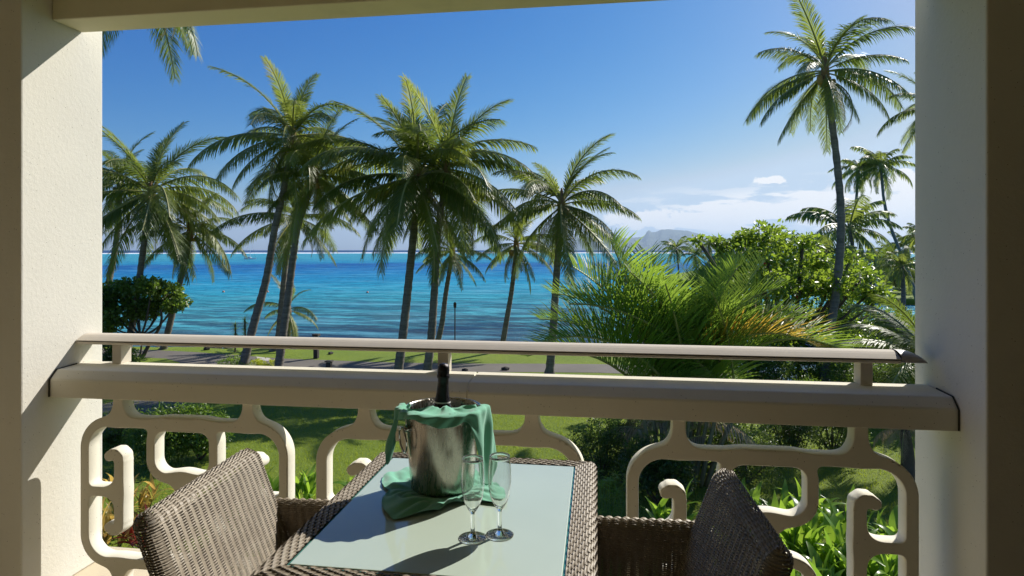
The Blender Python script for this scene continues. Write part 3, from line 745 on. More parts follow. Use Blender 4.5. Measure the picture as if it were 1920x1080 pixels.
# napkin over the rim
def drape():
    na, nt_ = 150, 44; V = []; c = (K*bx, K*by); zr = TZ+.002+Hb
    for i in range(na):
        s = i/(na-1); ph = R(182+ (368-182)*s)
        # hanging length: short over the front, long at both ends
        lf = math.exp(-((s-.055)/.075)**4); rf = math.exp(-((s-.90)/.135)**4)
        Lh = K*(.034+.010*math.sin(s*14)+(.135+.03*math.sin(s*60))*lf+(.165+.05*math.sin((s-.72)*14))*rf); fold = .5+.5*math.sin(s*40)
        innr = .030
        for j in range(nt_):
            q = j/(nt_-1)*(innr+Lh)
            fl = min(1, lf+rf)
            r_in = max(.30*r1/max(.3, math.cos(ph-R(284))), .012); r_in = min(r_in, r1-.012)
            if q < innr: k0 = q/innr; r_ = r_in+(r1+.002-r_in)*k0; z = zr+.006-.007*math.sin(math.pi*k0)+.003*math.sin(s*21+1)
            else:
                d = q-innr; k = min(d, .014)/.014
                r_ = r1+.006+.012*math.sin(k*math.pi/2)+fl*(d*(.20 if s < .5 else .10)+.008*math.sin(ph*9+d*8)*min(1, d/.05)); z = zr+.006-(d-.006*k if d > .014 else d*d/.028)
            r_ += .0025*math.sin(s*55+j*.25)
            V.append((c[0]+r_*math.cos(ph), c[1]+r_*math.sin(ph), z))
    Fq = np.array([(i*nt_+j, i*nt_+j+1, (i+1)*nt_+j+1, (i+1)*nt_+j) for i in range(na-1) for j in range(nt_-1)])
    return V, Fq
o = mk('napkin', *drape(), M_CLOTH, smooth=True); m_ = o.modifiers.new('thick', 'SOLIDIFY'); m_.thickness = .001
tag(o, 'green cloth napkin draped over the rim of the steel bucket', 'napkin')
# napkin spread under the bucket
def spread():
    na, nr = 160, 34; V = []; c = Vector((K*bx, K*by))
    tips = [(712, 893), (722, 925), (730, 983), (770, 975), (850, 950), (900, 945), (958, 952), (925, 905), (860, 878), (745, 883)]
    poly = []
    for px, py in tips:
        d = -ZT*F/(py-HZ); lat = (px-960)/F*d; poly.append((Vector((K*(lat*C7-d*S7), K*(lat*S7+d*C7)))-c)*.93)
    A = sorted([(math.atan2(p.y, p.x) % (2*math.pi), p.length) for p in poly])
    aa = np.array([A[-1][0]-2*math.pi]+[a for a, _ in A]+[A[0][0]+2*math.pi]); rr = np.array([A[-1][1]]+[r_ for _, r_ in A]+[A[0][1]])
    for i in range(na):
        a = 2*math.pi*i/na; Rm = float(np.interp(a, aa, rr))
        for j in range(nr):
            q = j/(nr-1); r_ = .03+(Rm-.03)*q
            amp = .009*math.sin(min(1, max(0, (r_-r0*.95)/.05))*math.pi/2)*(1-.55*q)
            if r_ < r0*.95: amp = 0
            fold = 1.5*abs(math.sin(3.2*mnoise.noise(Vector((math.cos(a)*2.1+q*.5, math.sin(a)*2.1, q*1.4+3.3)))*2))+.35*abs(math.sin(a*11+3*q))
            V.append((c.x+r_*math.cos(a), c.y+r_*math.sin(a), TZ+.0012+amp*fold))
    Fq = np.array([(i*nr+j, i*nr+j+1, ((i+1) % na)*nr+j+1, ((i+1) % na)*nr+j) for i in range(na) for j in range(nr-1)])
    return V, Fq
o = mk('napkin', *spread(), M_CLOTH, smooth=True); tag(o, 'crumpled green cloth napkin spread on the glass beneath the bucket', 'napkin')

# flutes
def flute(x, y, label):
    o = empty('champagne_flute', (K*x, K*y, TZ), label, 'glass', 'empty champagne flutes on the table')
    s = K*.208/.208*1.0
    pr = [(.034, .0), (.0345, .0008), (.030, .0016), (.018, .0034), (.008, .0085), (.0052, .018), (.0048, .04), (.0050, .062)]
    v, f = lathe_vf([(r_*K*1.06, z*K) for r_, z in pr], 48, close_bot=True); mk('stem', v, f, M_GLASS, o, smooth=True)
    bw = [(.0035, .062), (.006, .066), (.012, .074), (.020, .088), (.0262, .106), (.0295, .128), (.0305, .150), (.0295, .175), (.0272, .200), (.0268, .208), (.0261, .2085), (.0264, .200), (.0286, .175), (.0296, .150), (.0286, .128), (.0253, .106), (.0190, .089), (.0105, .077), (.004, .072), (.0005, .0705)]
    v, f = lathe_vf([(r_*K, z*K) for r_, z in bw], 48); mk('bowl', v, f, M_GLASS, o, smooth=True)
flute(-.318, 1.549, 'clear empty champagne flute at the left, nearer the bucket')
flute(-.251, 1.5755, 'clear empty champagne flute at the right of the pair')

# ------------------------------------------------------------------ palms
def frond_vf(Lf, e0, droop, npair, ll, lw, side_up, hang, curl=.0, seed=0, pw=1.35, fwd=.62, nseg=3, start=.13, rr=.022, wind=0):
    rd = random.Random(seed); V = []; Fc = []; pts = [Vector((0, 0, 0))]; tgs = []
    ns = 22; yaw = 0
    for i in range(ns):
        s = (i+.5)/ns; e = e0-droop*s**pw; yaw = curl*s*s
        tgs.append(Vector((math.cos(e)*math.cos(yaw), math.cos(e)*math.sin(yaw), math.sin(e)))); pts.append(pts[-1]+tgs[-1]*(Lf/ns))
    def at(s):
        k = min(int(s*ns), ns-1); return pts[k].lerp(pts[k+1], s*ns-k), tgs[k]
    for i in range(npair):
        s = start+(1-start)*(i+.3)/npair
        p, tg = at(min(s, .995)); sd = Vector((0, 0, 1)).cross(tg)
        if sd.length < .15: sd = Vector((0, 1, 0))
        sd.normalize(); up = tg.cross(sd).normalized()
        prof_ = (math.sin(min(1, (s-start)/(.28))*math.pi/2)*.6+.4) * (1-.62*max(0, (s-.5)/.5)**1.6)
        for sg in (-1, 1):
            L_ = ll*prof_*rd.uniform(.85, 1.1)
            if rd.random() < .04: continue
            f_ = fwd+.55*s*s+rd.uniform(-.12, .12)
            d = (sd*sg*(1.0)+tg*f_+up*(side_up+rd.uniform(-.15, .15))).normalized()
            q = p+sd*sg*rr*.5; wv = tg*lw*.5*(1-.3*s); b0 = len(V)
            h = hang*rd.uniform(.5, 1.5)
            V.append(q-wv*.6); V.append(q+wv*.6)
            for k in range(1, nseg+1):
                d = (d+Vector((wind*.15, 0, -h/nseg))).normalized(); q = q+d*(L_/nseg)
                if k < nseg:
                    wf_ = 1.0 if k == 1 else .8; V.append(q-wv*wf_); V.append(q+wv*wf_)
                    Fc.append((b0+2*k-2, b0+2*k, b0+2*k+1, b0+2*k-1))
                else:
                    V.append(q); Fc.append((b0+2*k-2, b0+2*k, b0+2*k-1))
    nl = len(Fc)
    v, f = tube_vf([pts[i] for i in range(0, ns+1, 2)], [rr*(1-.85*i/ns)+.003 for i in range(0, ns+1, 2)], 5)
    b0 = len(V); V += v; Fc += [tuple(i+b0 for i in q) for q in f]
    return [tuple(x) for x in V], Fc, nl
def frond_mesh(name, m1, *a, **k):
    V, Fc, nl = frond_vf(*a, **k); me = new_mesh(name, V, Fc); me.materials.append(m1); me.materials.append(M_RACHIS)
    mi = np.zeros(len(Fc), dtype=np.int32); mi[nl:] = 1
    if len(me.polygons) == len(Fc): me.polygons.foreach_set('material_index', mi)
    return me
# unit length 1 fronds, by starting elevation
FR = {}
for ei, e in enumerate((82, 66, 48, 28, 8, -14, -40)):
    FR[e] = []
    for k in range(3):
        dr = {82: 30, 66: 48, 48: 62, 28: 68, 8: 62, -14: 50, -40: 34}[e]+random.uniform(-14, 18)
        FR[e].append(frond_mesh('frond', M_PALM, 1.0, R(e), R(dr), 108, (.19 if e > 60 else .225), .0128, .45 if e > 60 else .30 if e > 30 else .05, .6 if e > 60 else (1.0 if e > 20 else 1.4), curl=random.uniform(-.35, .35), seed=ei*10+k, rr=.0075, nseg=3, fwd=(1.6 if e > 60 else .8 if e > 40 else .55)))
FRL = []   # light version for the distant palms
for ei, e in enumerate((75, 50, 25, 0, -30)):
    FRL.append((e, frond_mesh('frond', M_PALM, 1.0, R(e), R(75), 40, .26, .034, .1, 1.5, seed=90+ei, rr=.012, nseg=2)))
DRYP = [frond_mesh('dry_frond', M_DRYF, 1.0, R(-20), R(80+30*k), 46, .16, .012, -.3, 1.9, seed=170+k, rr=.008) for k in range(2)]
NUT = new_mesh('coconut', *lathe_vf([(.001, -.13), (.07, -.11), (.105, -.03), (.10, .05), (.06, .11), (.001, .125)], 10), smooth=True); NUT.materials.append(M_NUT)
def palm(name, pix, d, Lpx, label, cat='palm tree', group=None, nf=28, nuts=5, r=(.17, .105), base_d=None, seed=0, light=False, yellow=0, azs=None, dead=2, emin=-58):
    rd = random.Random(seed*17+3)
    base_d = base_d or d; n = len(pix)
    P3 = []
    for i, (x, y) in enumerate(pix):
        P3.append(P(x, y, d+(base_d-d)*i/(n-1)))
    base = P3[-1].copy(); zb = 0 if base.z > -.0 or abs(base.z) < .6 else base.z
    if light: zb = -.3
    P3[-1].z = zb-.05; crown = P3[0]
    root = empty(name, (base.x, base.y, zb), label, cat, group)
    org = root.location
    c = catmull([p-org for p in P3][::-1], 44 if not light else 10); m_ = len(c)
    rad = [r[0]*(1.45 if i == 0 else 1.15 if i == 1 else 1)*(1-i/m_)+r[1]*(i/m_)+(.016*(i % 2)) for i in range(m_)]
    v, f = tube_vf(c, rad, 12 if not light else 6); mk('trunk', v, f, M_BARK, root, smooth=True)
    top = crown-org
    Lf = Lpx/F*d
    if not light:
        v, f = tube_vf([top+Vector((0, 0, -.45)), top+Vector((0, 0, -.1)), top+Vector((0, 0, .35)), top+Vector((0, 0, .8))], [r[1]*1.15, r[1]*1.7, r[1]*1.3, r[1]*.3], 10); mk('crown_fibre', v, f, M_FIBRE, root, smooth=True)
    ga = 2.39996
    for i in range(nf):
        q = (i+.5)/nf
        # young fronds stand up, old ones hang
        e = (rd.uniform(56, 78) if i < 4 else 80-(80-emin)*q**1.05+rd.uniform(-8, 8))
        azm = i*ga+rd.uniform(-.5, .5)+seed
        ln_ = Lf*(rd.uniform(.78, 1.12))*(1.0 if q < .85 else .85)*(.78 if q < .12 else 1)
        if light:
            ek, me = min(FRL, key=lambda z: abs(z[0]-e))
        else:
            ek = min(FR, key=lambda z: abs(z-e)); me = FR[ek][rd.randrange(3)]
        o = link('frond', me, root, None, top+Vector((0, 0, .25*(1-q) if not light else 0)), None, ln_)
        o.rotation_euler = (rd.uniform(-.10, .10), R(ek-e)*.8, azm)
    if not light:
        for i in range(dead):
            link('dry_frond', DRYP[i % 2], root, None, top+Vector((0, 0, -.15)), (0, rd.uniform(-.1, .3), rd.uniform(0, 6.28)), Lf*rd.uniform(.5, .75))
    for i in range(nuts):
        a = rd.uniform(0, 6.28); o = link('coconut', NUT, root, None, top+Vector((.26*math.cos(a), .26*math.sin(a), -.15-.25*rd.random())), None, rd.uniform(.8, 1.15))
    return root
GR = 'tall coconut palms on the shore lawn'
palm('coconut_palm', [(283, 366), (268, 470), (258, 550), (246, 620), (238, 664)], gd(664), 200, 'coconut palm at far left with orange flower stalks, beside the left pier', group=GR, nf=32, nuts=12, seed=1)
palm('coconut_palm', [(226, 345), (219, 440), (212, 490), (205, 525), (200, 590), (198, 650)], gd(650), 105, 'slim coconut palm half hidden by the left pier, behind its bigger neighbour', group=GR, nf=20, nuts=3, seed=2)
palm('coconut_palm', [(356, 436), (346, 492), (330, 560), (313, 630), (306, 655)], gd(655), 112, 'low coconut palm leaning right behind the far left palm', group=GR, nf=22, nuts=3, seed=3)
palm('coconut_palm', [(548, 262), (533, 350), (515, 430), (500, 520), (478, 600), (452, 697)], gd(697), 178, 'coconut palm with the most slanting dark trunk, left of the twin trunks', group=GR, nf=32, nuts=12, seed=4.4)
palm('coconut_palm', [(552, 412), (539, 467), (529, 560), (521, 640), (513, 658)], gd(658), 135, 'shorter coconut palm of the twin trunks, the rear one', group=GR, nf=22, nuts=4, seed=5)
palm('coconut_palm', [(590, 335), (560, 420), (549, 489), (540, 560), (530, 630), (521, 697)], gd(697), 158, 'taller coconut palm of the twin trunks, the nearer one', group=GR, nf=28, nuts=8, seed=6)
palm('young_palm', [(541, 585), (541, 615), (540, 650)], gd(650), 78, 'young short palm with arching pale fronds behind the twin trunks', group=None, nf=12, nuts=0, r=(.12, .09), seed=7)
palm('coconut_palm', [(782, 338), (776, 430), (764, 550), (754, 640), (745, 705)], gd(705), 222, 'biggest coconut palm in the middle, its trunk left of the bottle', group=GR, nf=40, nuts=12, seed=8.2, r=(.18, .12))
palm('coconut_palm', [(838, 322), (822, 430), (815, 540), (808, 640), (799, 706)], gd(706), 200, 'coconut palm just right of the biggest one, crown merging with it', group=GR, nf=27, nuts=6, seed=9)
palm('coconut_palm', [(848, 476), (836, 550), (828, 610), (815, 660)], gd(660), 92, 'small coconut palm behind the two middle trunks', group=GR, nf=20, nuts=3, seed=10, r=(.14, .09))
palm('coconut_palm', [(968, 462), (960, 540), (950, 600), (940, 658)], gd(658), 100, 'small coconut palm with yellowish hanging fronds, left of the palm before the island', group=GR, nf=20, nuts=3, seed=11, r=(.14, .09), emin=-60)
palm('coconut_palm', [(1053, 390), (1049, 440), (1042, 540), (1037, 620), (1030, 702)], gd(702), 168, 'coconut palm standing alone in front of the left end of the island', group=GR, nf=32, nuts=4, seed=12)
palm('coconut_palm', [(1547, 140), (1558, 215), (1571, 320), (1577, 420), (1569, 540), (1553, 640), (1543, 735)], gd(735), 172, 'very tall coconut palm with a bare bent trunk rising past the almond tree', group=GR, nf=25, nuts=6, seed=13, r=(.15, .09))
palm('coconut_palm', [(1752, 205), (1762, 400), (1775, 600), (1785, 740)], gd(740), 110, 'coconut palm mostly hidden by the right pier, fronds reaching out', group=GR, nf=20, nuts=3, seed=14)
palm('coconut_palm', [(262, -62), (150, 60), (125, 300), (115, 600), (95, 790)], gd(790), 215, 'near coconut palm whose fronds hang below the lintel at top left', group=GR, nf=22, nuts=0, seed=15.6)
G2 = 'coconut palms across the inlet'
for i, (pix, d, Lp, lab) in enumerate([
    ([(1609, 318), (1606, 370), (1600, 440), (1594, 520), (1592, 545)], 62, 62, 'distant palm with drooping crown just right of the very tall bent palm'),
    ([(1652, 312), (1658, 380), (1675, 440), (1700, 500), (1722, 545)], 60, 66, 'distant palm with a long curved leaning trunk near the right pier'),
    ([(1592, 430), (1604, 480), (1625, 530), (1640, 560)], 48, 112, 'broad dark palm behind the very tall trunk'),
    ([(1268, 466), (1272, 500), (1272, 520)], 105, 36, 'leftmost small palm on the far point, before the island'),
    ([(1303, 478), (1306, 500), (1308, 516)], 100, 34, 'second small palm on the far point'),
    ([(1328, 457), (1331, 490), (1332, 515)], 108, 34, 'small palm on the far point left of the almond tree'),
    ([(1390, 452), (1392, 490), (1392, 515)], 110, 30, 'small palm peeping over the left end of the almond tree'),
    ([(1452, 443), (1454, 480), (1455, 515)], 110, 30, 'small palm peeping over the middle of the almond tree'),
    ([(1515, 468), (1518, 500), (1520, 520)], 90, 44, 'pale palm left of the broad dark palm'),
    ([(1700, 462), (1697, 500), (1690, 535)], 85, 48, 'palm beside the right pier just above the inlet'),
    ([(1668, 478), (1664, 510), (1664, 535)], 88, 44, 'palm behind the long curved leaning trunk'),
    ([(1725, 440), (1730, 500), (1730, 540)], 70, 50, 'palm cut off by the right pier')]):
    palm('coconut_palm', pix, d, Lp, lab, group=G2, nf=19, nuts=0, r=(.16, .11), seed=20+i, light=True)

# feather palm clump in front of the balcony
def place_fronds(root, lst, mats, origin_d):
    for (ox, oy, od, tx, ty, td, kind, sc) in lst:
        pass
AR = {}
def areca_frond(e0, dr, m_, seed):
    key = (round(e0/12), round(dr/15), m_.name, seed % 2)
    if key not in AR:
        AR[key] = frond_mesh('frond', m_, 1.0, R(round(e0/12)*12), R(round(dr/15)*15), 60, .33, .0135, 1.15, .42, curl=random.uniform(-.15, .15), seed=seed, rr=.008, nseg=3, start=.16, fwd=.75)
    return AR[key], round(e0/12)*12
cl = G(1262, 905); cl.z = 0
ac = empty('feather_palm', cl, 'big bushy feather palm clump with yellow and orange frond tips, below the handrail', 'palm')
rd = random.Random(5)
stems = []
for i in range(16):
    a = rd.uniform(0, 6.28); r_ = rd.uniform(.1, .75); b0 = Vector((r_*math.cos(a), r_*math.sin(a)*.8, 0)); tp = Vector((b0.x*1.9, b0.y*1.9, rd.uniform(1.2, 2.5)))
    c = catmull([b0, (b0+tp)/2+Vector((0, 0, .1)), tp], 10); v, f = tube_vf(c, [.05-.002*k for k in range(11)], 8); mk('cane', v, f, simple('cane%d' % i, (.20, .19, .10), .6, 0, .4, 5, None, .4) if i == 0 else bpy.data.materials['cane0'], ac, smooth=True); stems.append(tp)
# explicit fronds: azimuth in picture plane given by tip pixel
tips = [(1152, 448, 10, 0, 0), (1195, 500, 18, .3, 0), (1445, 505, 48, .5, 0), (1385, 490, 40, .3, 0), (1072, 505, 40, 0, 0), (1030, 560, 55, 0, 0), (1005, 625, 62, 0, 2), (985, 695, 75, 0, 2), (1215, 470, 10, 1.3, 0), (1420, 520, 52, 0, 0), (1462, 548, 70, 0, 0), (1515, 625, 75, 0, 0), (1578, 715, 95, 0, 1),
        (1290, 505, 25, .8, 0), (1350, 500, 35, -.6, 0), (1110, 530, 45, 1.0, 0), (1060, 600, 60, -.5, 0), (1180, 520, 30, -1.0, 0), (1390, 600, 60, -1.0, 0), (1500, 672, 80, -.9, 1), (1540, 680, 85, .6, 1), (1010, 660, 70, -1, 2), (1330, 560, 45, -1.2, 0), (1240, 540, 30, -1.3, 0), (1440, 600, 65, .8, 1)]
O3 = Vector((cl.x, cl.y, 1.9))
for k, (tx, ty, dr, dd, mt) in enumerate(tips):
    dep = gd(905)+dd; T = P(tx, ty, dep)
    if mt == 1 or abs(dd) < .3: st_ = Vector((rd.uniform(-.25, .25), rd.uniform(-.2, .2), rd.uniform(1.1, 1.9)))
    else: st_ = rd.choice(stems).copy(); st_.z = min(st_.z, 1.9)
    ch = T-(cl+st_); hz = math.hypot(ch.x, ch.y); ce = math.degrees(math.atan2(ch.z, hz)); Lc = ch.length
    e0 = min(86, ce+dr*.50); Lr = Lc*(1+.07*(R(dr))**2)
    me, ek = areca_frond(e0, dr, [M_ARECA, M_ORANGE, M_ARECA][mt] if not (mt == 1 and k % 3 == 0) else M_ARECA, k)
    o = link('frond', me, ac, None, st_, (0, -R(e0-ek), math.atan2(ch.y, ch.x)), Lr)
for k in range(26):
    e0 = rd.uniform(0, 75); dr = rd.uniform(35, 80); me, ek = areca_frond(e0, dr, M_ARECA if rd.random() < .93 else M_ORANGE, k)
    link('frond', me, ac, None, rd.choice(stems)*rd.uniform(.75, 1.0), (0, -R(e0-ek), rd.uniform(0, 6.28)), rd.uniform(.9, 1.6))
dry = frond_mesh('dry_frond', M_DRYF, 1.0, R(20), R(95), 44, .24, .012, -.1, 1.7, seed=77, rr=.008)
for k in range(12):
    link('dry_frond', dry, ac, None, rd.choice(stems)*rd.uniform(.5, .8), (0, rd.uniform(-.2, .6), rd.uniform(0, 6.28)), rd.uniform(1.2, 2.0))

# ------------------------------------------------------------------ leafy crowns
def leaf_cloud(blobs, n, size, aspect=.5, up=.35, shell=.55, seed=0, gap=0):
    g = np.random.default_rng(seed); wts = np.array([b[3]*b[4]*b[5] for b in blobs])**(2/3); wts = wts/wts.sum()
    ids = g.choice(len(blobs), n, p=wts); Bv = np.array(blobs)[ids]
    d = g.normal(size=(n, 3)); d /= np.linalg.norm(d, axis=1, keepdims=True)
    r_ = shell+(1-shell)*g.random(n)**.7; r_ *= 1+.22*g.normal(size=n)*.5
    c = Bv[:, :3]+d*Bv[:, 3:6]*r_[:, None]
    if gap:
        keep = np.array([mnoise.noise(Vector((q[0]/gap+seed, q[1]/gap, q[2]/gap*1.4))) > -.06 for q in c]); c = c[keep]; d = d[keep]; n = len(c)
    dirv = d*.7+g.normal(size=(n, 3))*.7+np.array([0, 0, -.15]); dirv /= np.linalg.norm(dirv, axis=1, keepdims=True)
    nr_ = np.array([0, 0, up*2])+g.normal(size=(n, 3))*.8+d*.4; sd = np.cross(dirv, nr_); sd /= np.linalg.norm(sd, axis=1, keepdims=True)+1e-9
    nn = np.cross(sd, dirv); sz = size*g.uniform(.6, 1.25, n)[:, None]
    p0 = c; p1 = c+dirv*sz*.5+sd*sz*aspect*.5+nn*sz*.10; p2 = c+dirv*sz+nn*-sz*.05; p3 = c+dirv*sz*.5-sd*sz*aspect*.5+nn*sz*.10; 
    V = np.stack([p0, p1, p2, p3], axis=1).reshape(-1, 3); b0 = np.arange(n)*4
    Fq = np.stack([np.stack([b0, b0+1, b0+2], 1), np.stack([b0, b0+2, b0+3], 1)], 1).reshape(-1, 3)
    return V, Fq
def bush(name, c, blobs, n, size, mt, label, cat, trunk=None, aspect=.5, seed=0, group=None, mt2=None, shell=.5, gap=.3):
    root = empty(name, c, label, cat, group)
    V, Fq = leaf_cloud(blobs, int(n*1.5), size, aspect, seed=seed, shell=shell, gap=gap); o = mk('foliage', V, Fq, mt, root); o['kind'] = 'stuff'
    if mt2:
        V, Fq = leaf_cloud([(b[0], b[1], b[2]+b[5]*.35, b[3]*.9, b[4]*.9, b[5]*.75) for b in blobs], n//3, size, aspect, seed=seed+5, gap=gap); o = mk('tip_foliage', V, Fq, mt2, root); o['kind'] = 'stuff'
    br = []
    for b in blobs:
        s0 = Vector((0, 0, 0)) if trunk is None else Vector(trunk)
        q = Vector(b[:3]); br.append(tube_vf(catmull([s0, (s0+q)/2+Vector((0, 0, -.1*q.length)), q], 6), [.012*max(1, q.z)+.014*(6-k)/6 for k in range(7)], 6))
    if trunk is not None:
        tr = Vector(trunk); v, f = tube_vf(catmull([Vector((0, 0, -.05)), tr*.5+Vector((.06, 0, 0)), tr], 8), [.10*max(.5, tr.z/2)*(1-.4*k/8) for k in range(9)], 9); mk('trunk', v, f, M_BARK2, root, smooth=True)
    mk('branch', *join_vf(br), M_BARK2, root, smooth=True)
    return root
# almond tree, right of centre
c = G(1500, 715); c.z = 0; d0 = gd(715)
rd = random.Random(11); blobs = []
spots = [(1430, 445, 45), (1395, 450, 24), (1462, 452, 34), (1505, 455, 30), (1360, 470, 26), (1340, 455, 20), (1410, 480, 40), (1470, 490, 45), (1530, 490, 36), (1370, 510, 36), (1430, 530, 48), (1500, 540, 50), (1560, 530, 40), (1600, 500, 28), (1590, 545, 34),
         (1635, 545, 26), (1400, 570, 40), (1460, 590, 46), (1520, 600, 44), (1580, 600, 36), (1350, 550, 30), (1560, 640, 34), (1490, 640, 36), (1310, 452, 14), (1600, 480, 24), (1620, 515, 26), (1650, 560, 22), (1380, 610, 44), (1440, 650, 50), (1610, 630, 36), (1330, 600, 34), (1630, 590, 26)]
for x, y, r_ in spots:
    q = P(x, y, d0+rd.uniform(-1.6, 1.6))-c; s = r_/F*d0; blobs.append((q.x, q.y, q.z, s*1.15, s*1.2, s*.62))
o = bush('almond_tree', c, blobs, 17000, .20, M_ALMOND, 'bright green broad-leaved almond tree beside the very tall palm', 'tree', trunk=(-.3, 0, 1.6), aspect=.55, seed=3, shell=.1, gap=.5)
V, Fq = leaf_cloud([(b[0], b[1], b[2], b[3]*.9, b[4]*.9, b[5]) for b in blobs[10:14]], 14, .17, .5, seed=8); mk('red_leaf', V, Fq, simple('red_almond_leaf', (.55, .07, .02), .5), o)['kind'] = 'stuff'
# sea grape tree, left
c = G(262, 668); d0 = gd(668); blobs = []
for x, y, r_ in [(200, 560, 30), (225, 545, 28), (250, 538, 26), (285, 540, 26), (315, 545, 24), (335, 565, 18), (300, 570, 26), (260, 575, 28), (220, 590, 28), (200, 610, 24), (325, 575, 16), (160, 570, 36), (275, 590, 16)]:
    q = P(x, y, d0+rd.uniform(-.8, .8))-c; s = r_/F*d0; blobs.append((q.x, q.y, q.z, s*1.15, s*1.2, s*.65))
bush('sea_grape_tree', c, blobs, 9000, .17, M_SHRUB, 'low spreading dark green tree under the far left palm', 'tree', trunk=(.05, 0, .9), aspect=.8, seed=4, mt2=M_HEDGE, shell=.3)
q = G(268, 668); rootx = empty('bent_sapling', q, 'thin crooked bare trunk leaning right from the low spreading tree', 'tree')
pts = [P(x, y, gd(668))-q for x, y in [(268, 668), (283, 640), (297, 618), (303, 600), (302, 580), (306, 560)]]
v, f = tube_vf(catmull(pts, 14), [.09-.004*k for k in range(15)], 8); mk('trunk', v, f, M_BARK2, rootx, smooth=True)
# shrubs
def shrub(px, py, wpx, hpx, n, size, mt, label, cat='shrub', name='shrub', seed=0, mt2=None, group=None, asp=.5, nb=7):
    c = G(px, py); d = gd(py); rd = random.Random(seed); wv = wpx/F*d/2; h = hpx/F*d; blobs = []
    for k in range(nb):
        a = 2*math.pi*k/nb; rr_ = rd.uniform(.3, .65)
        blobs.append((math.cos(a)*wv*rr_, math.sin(a)*wv*rr_*.8, h*rd.uniform(.42, .62), wv*.48, wv*.45, h*rd.uniform(.34, .46)))
    blobs.append((0, 0, h*.6, wv*.5, wv*.5, h*.42))
    return bush(name, c, blobs, n, size, mt, label, cat, seed=seed, mt2=mt2, group=group, aspect=asp)
shrub(300, 872, 130, 112, 5200, .085, M_SHRUB, 'leafy green shrub seen through the left balustrade panel, left half', seed=21, mt2=M_HEDGE)
shrub(375, 862, 110, 105, 5200, .085, M_HEDGE, 'leafy yellow-green shrub seen through the left balustrade panel, right half', seed=22, mt2=M_HEDGE)
shrub(215, 850, 90, 90, 3200, .09, M_SHRUB, 'leafy shrub at the foot of the left pier', seed=23)
shrub(235, 697, 60, 46, 1800, .12, M_SHRUB, 'dark shrub on the lawn island next to the left pier', seed=24)
shrub(205, 700, 60, 60, 1800, .12, M_DKLEAF, 'taller dark shrub touching the left pier above the parapet', seed=25)
shrub(443, 695, 62, 28, 2400, .07, M_HEDGE, 'mounded green hedge left part by the slanting trunk', name='hedge', seed=26)
shrub(492, 696, 66, 22, 2400, .07, M_YHEDGE, 'golden clipped hedge between the slanting trunk and the twin trunks', name='hedge', seed=27)
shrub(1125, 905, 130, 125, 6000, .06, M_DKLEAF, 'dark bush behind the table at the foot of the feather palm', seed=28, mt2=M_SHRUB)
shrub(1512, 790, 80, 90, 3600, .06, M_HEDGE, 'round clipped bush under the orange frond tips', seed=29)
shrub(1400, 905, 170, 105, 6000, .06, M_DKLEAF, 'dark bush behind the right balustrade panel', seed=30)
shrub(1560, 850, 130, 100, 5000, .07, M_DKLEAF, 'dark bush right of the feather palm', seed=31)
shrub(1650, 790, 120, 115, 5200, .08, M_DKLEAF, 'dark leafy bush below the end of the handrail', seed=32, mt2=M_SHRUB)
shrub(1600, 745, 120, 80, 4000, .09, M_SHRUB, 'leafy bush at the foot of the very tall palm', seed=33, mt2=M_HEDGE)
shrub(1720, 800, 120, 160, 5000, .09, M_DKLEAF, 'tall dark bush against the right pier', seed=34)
for i, (px, d, wv, hv) in enumerate([(1350, 112, 60, 26), (1420, 104, 70, 34), (1480, 98, 60, 40), (1540, 90, 70, 44), (1610, 84, 70, 40), (1680, 84, 70, 46), (1735, 80, 60, 50), (1320, 115, 40, 20)]):
    py = HZ+F*5.25/d
    shrub(px, py, wv, hv, 2600, .32, M_SHRUB if i % 2 else M_DKLEAF, ['low trees on the far point left of the rest', 'rounded tree on the far shore behind the almond tree', 'tree on the far shore left of a thatched roof', 'tree on the far shore behind the broad dark palm',
          'tree on the far shore right of the very tall trunk', 'tree on the far shore above the inlet', 'tree on the far shore beside the right pier', 'smallest tree at the tip of the far point'][i], 'tree', 'far_tree', seed=60+i, group='trees across the inlet')

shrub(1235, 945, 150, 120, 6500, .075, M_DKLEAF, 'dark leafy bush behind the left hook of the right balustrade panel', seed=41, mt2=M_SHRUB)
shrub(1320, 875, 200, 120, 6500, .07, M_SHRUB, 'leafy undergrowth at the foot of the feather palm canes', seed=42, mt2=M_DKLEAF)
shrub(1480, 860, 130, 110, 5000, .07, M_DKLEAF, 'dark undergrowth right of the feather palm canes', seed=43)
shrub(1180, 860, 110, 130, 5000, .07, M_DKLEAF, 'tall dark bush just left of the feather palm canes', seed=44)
shrub(1690, 775, 110, 110, 4500, .10, M_SHRUB, 'leafy bush under the arching fronds at the right', seed=45, mt2=M_HEDGE)
shrub(1590, 712, 90, 60, 3000, .10, M_SHRUB, 'waterside bush behind the very tall trunk', seed=46)
shrub(1420, 735, 150, 95, 5200, .11, M_SHRUB, 'leafy bush behind the feather palm, under the almond tree', seed=47, mt2=M_HEDGE)
shrub(1520, 728, 120, 70, 4000, .11, M_HEDGE, 'bright waterside bush left of the very tall trunk foot', seed=48)
shrub(1655, 722, 110, 85, 4200, .11, M_SHRUB, 'leafy bush in front of the causeway at the right', seed=49, mt2=M_HEDGE)
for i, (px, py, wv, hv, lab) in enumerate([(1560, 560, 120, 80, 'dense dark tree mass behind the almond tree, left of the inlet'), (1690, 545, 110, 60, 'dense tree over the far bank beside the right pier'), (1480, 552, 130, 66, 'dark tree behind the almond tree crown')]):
    shrub(px, py, wv, hv, 5200, .22, M_DKLEAF, lab, 'tree', 'waterside_tree', seed=90+i, mt2=M_SHRUB)
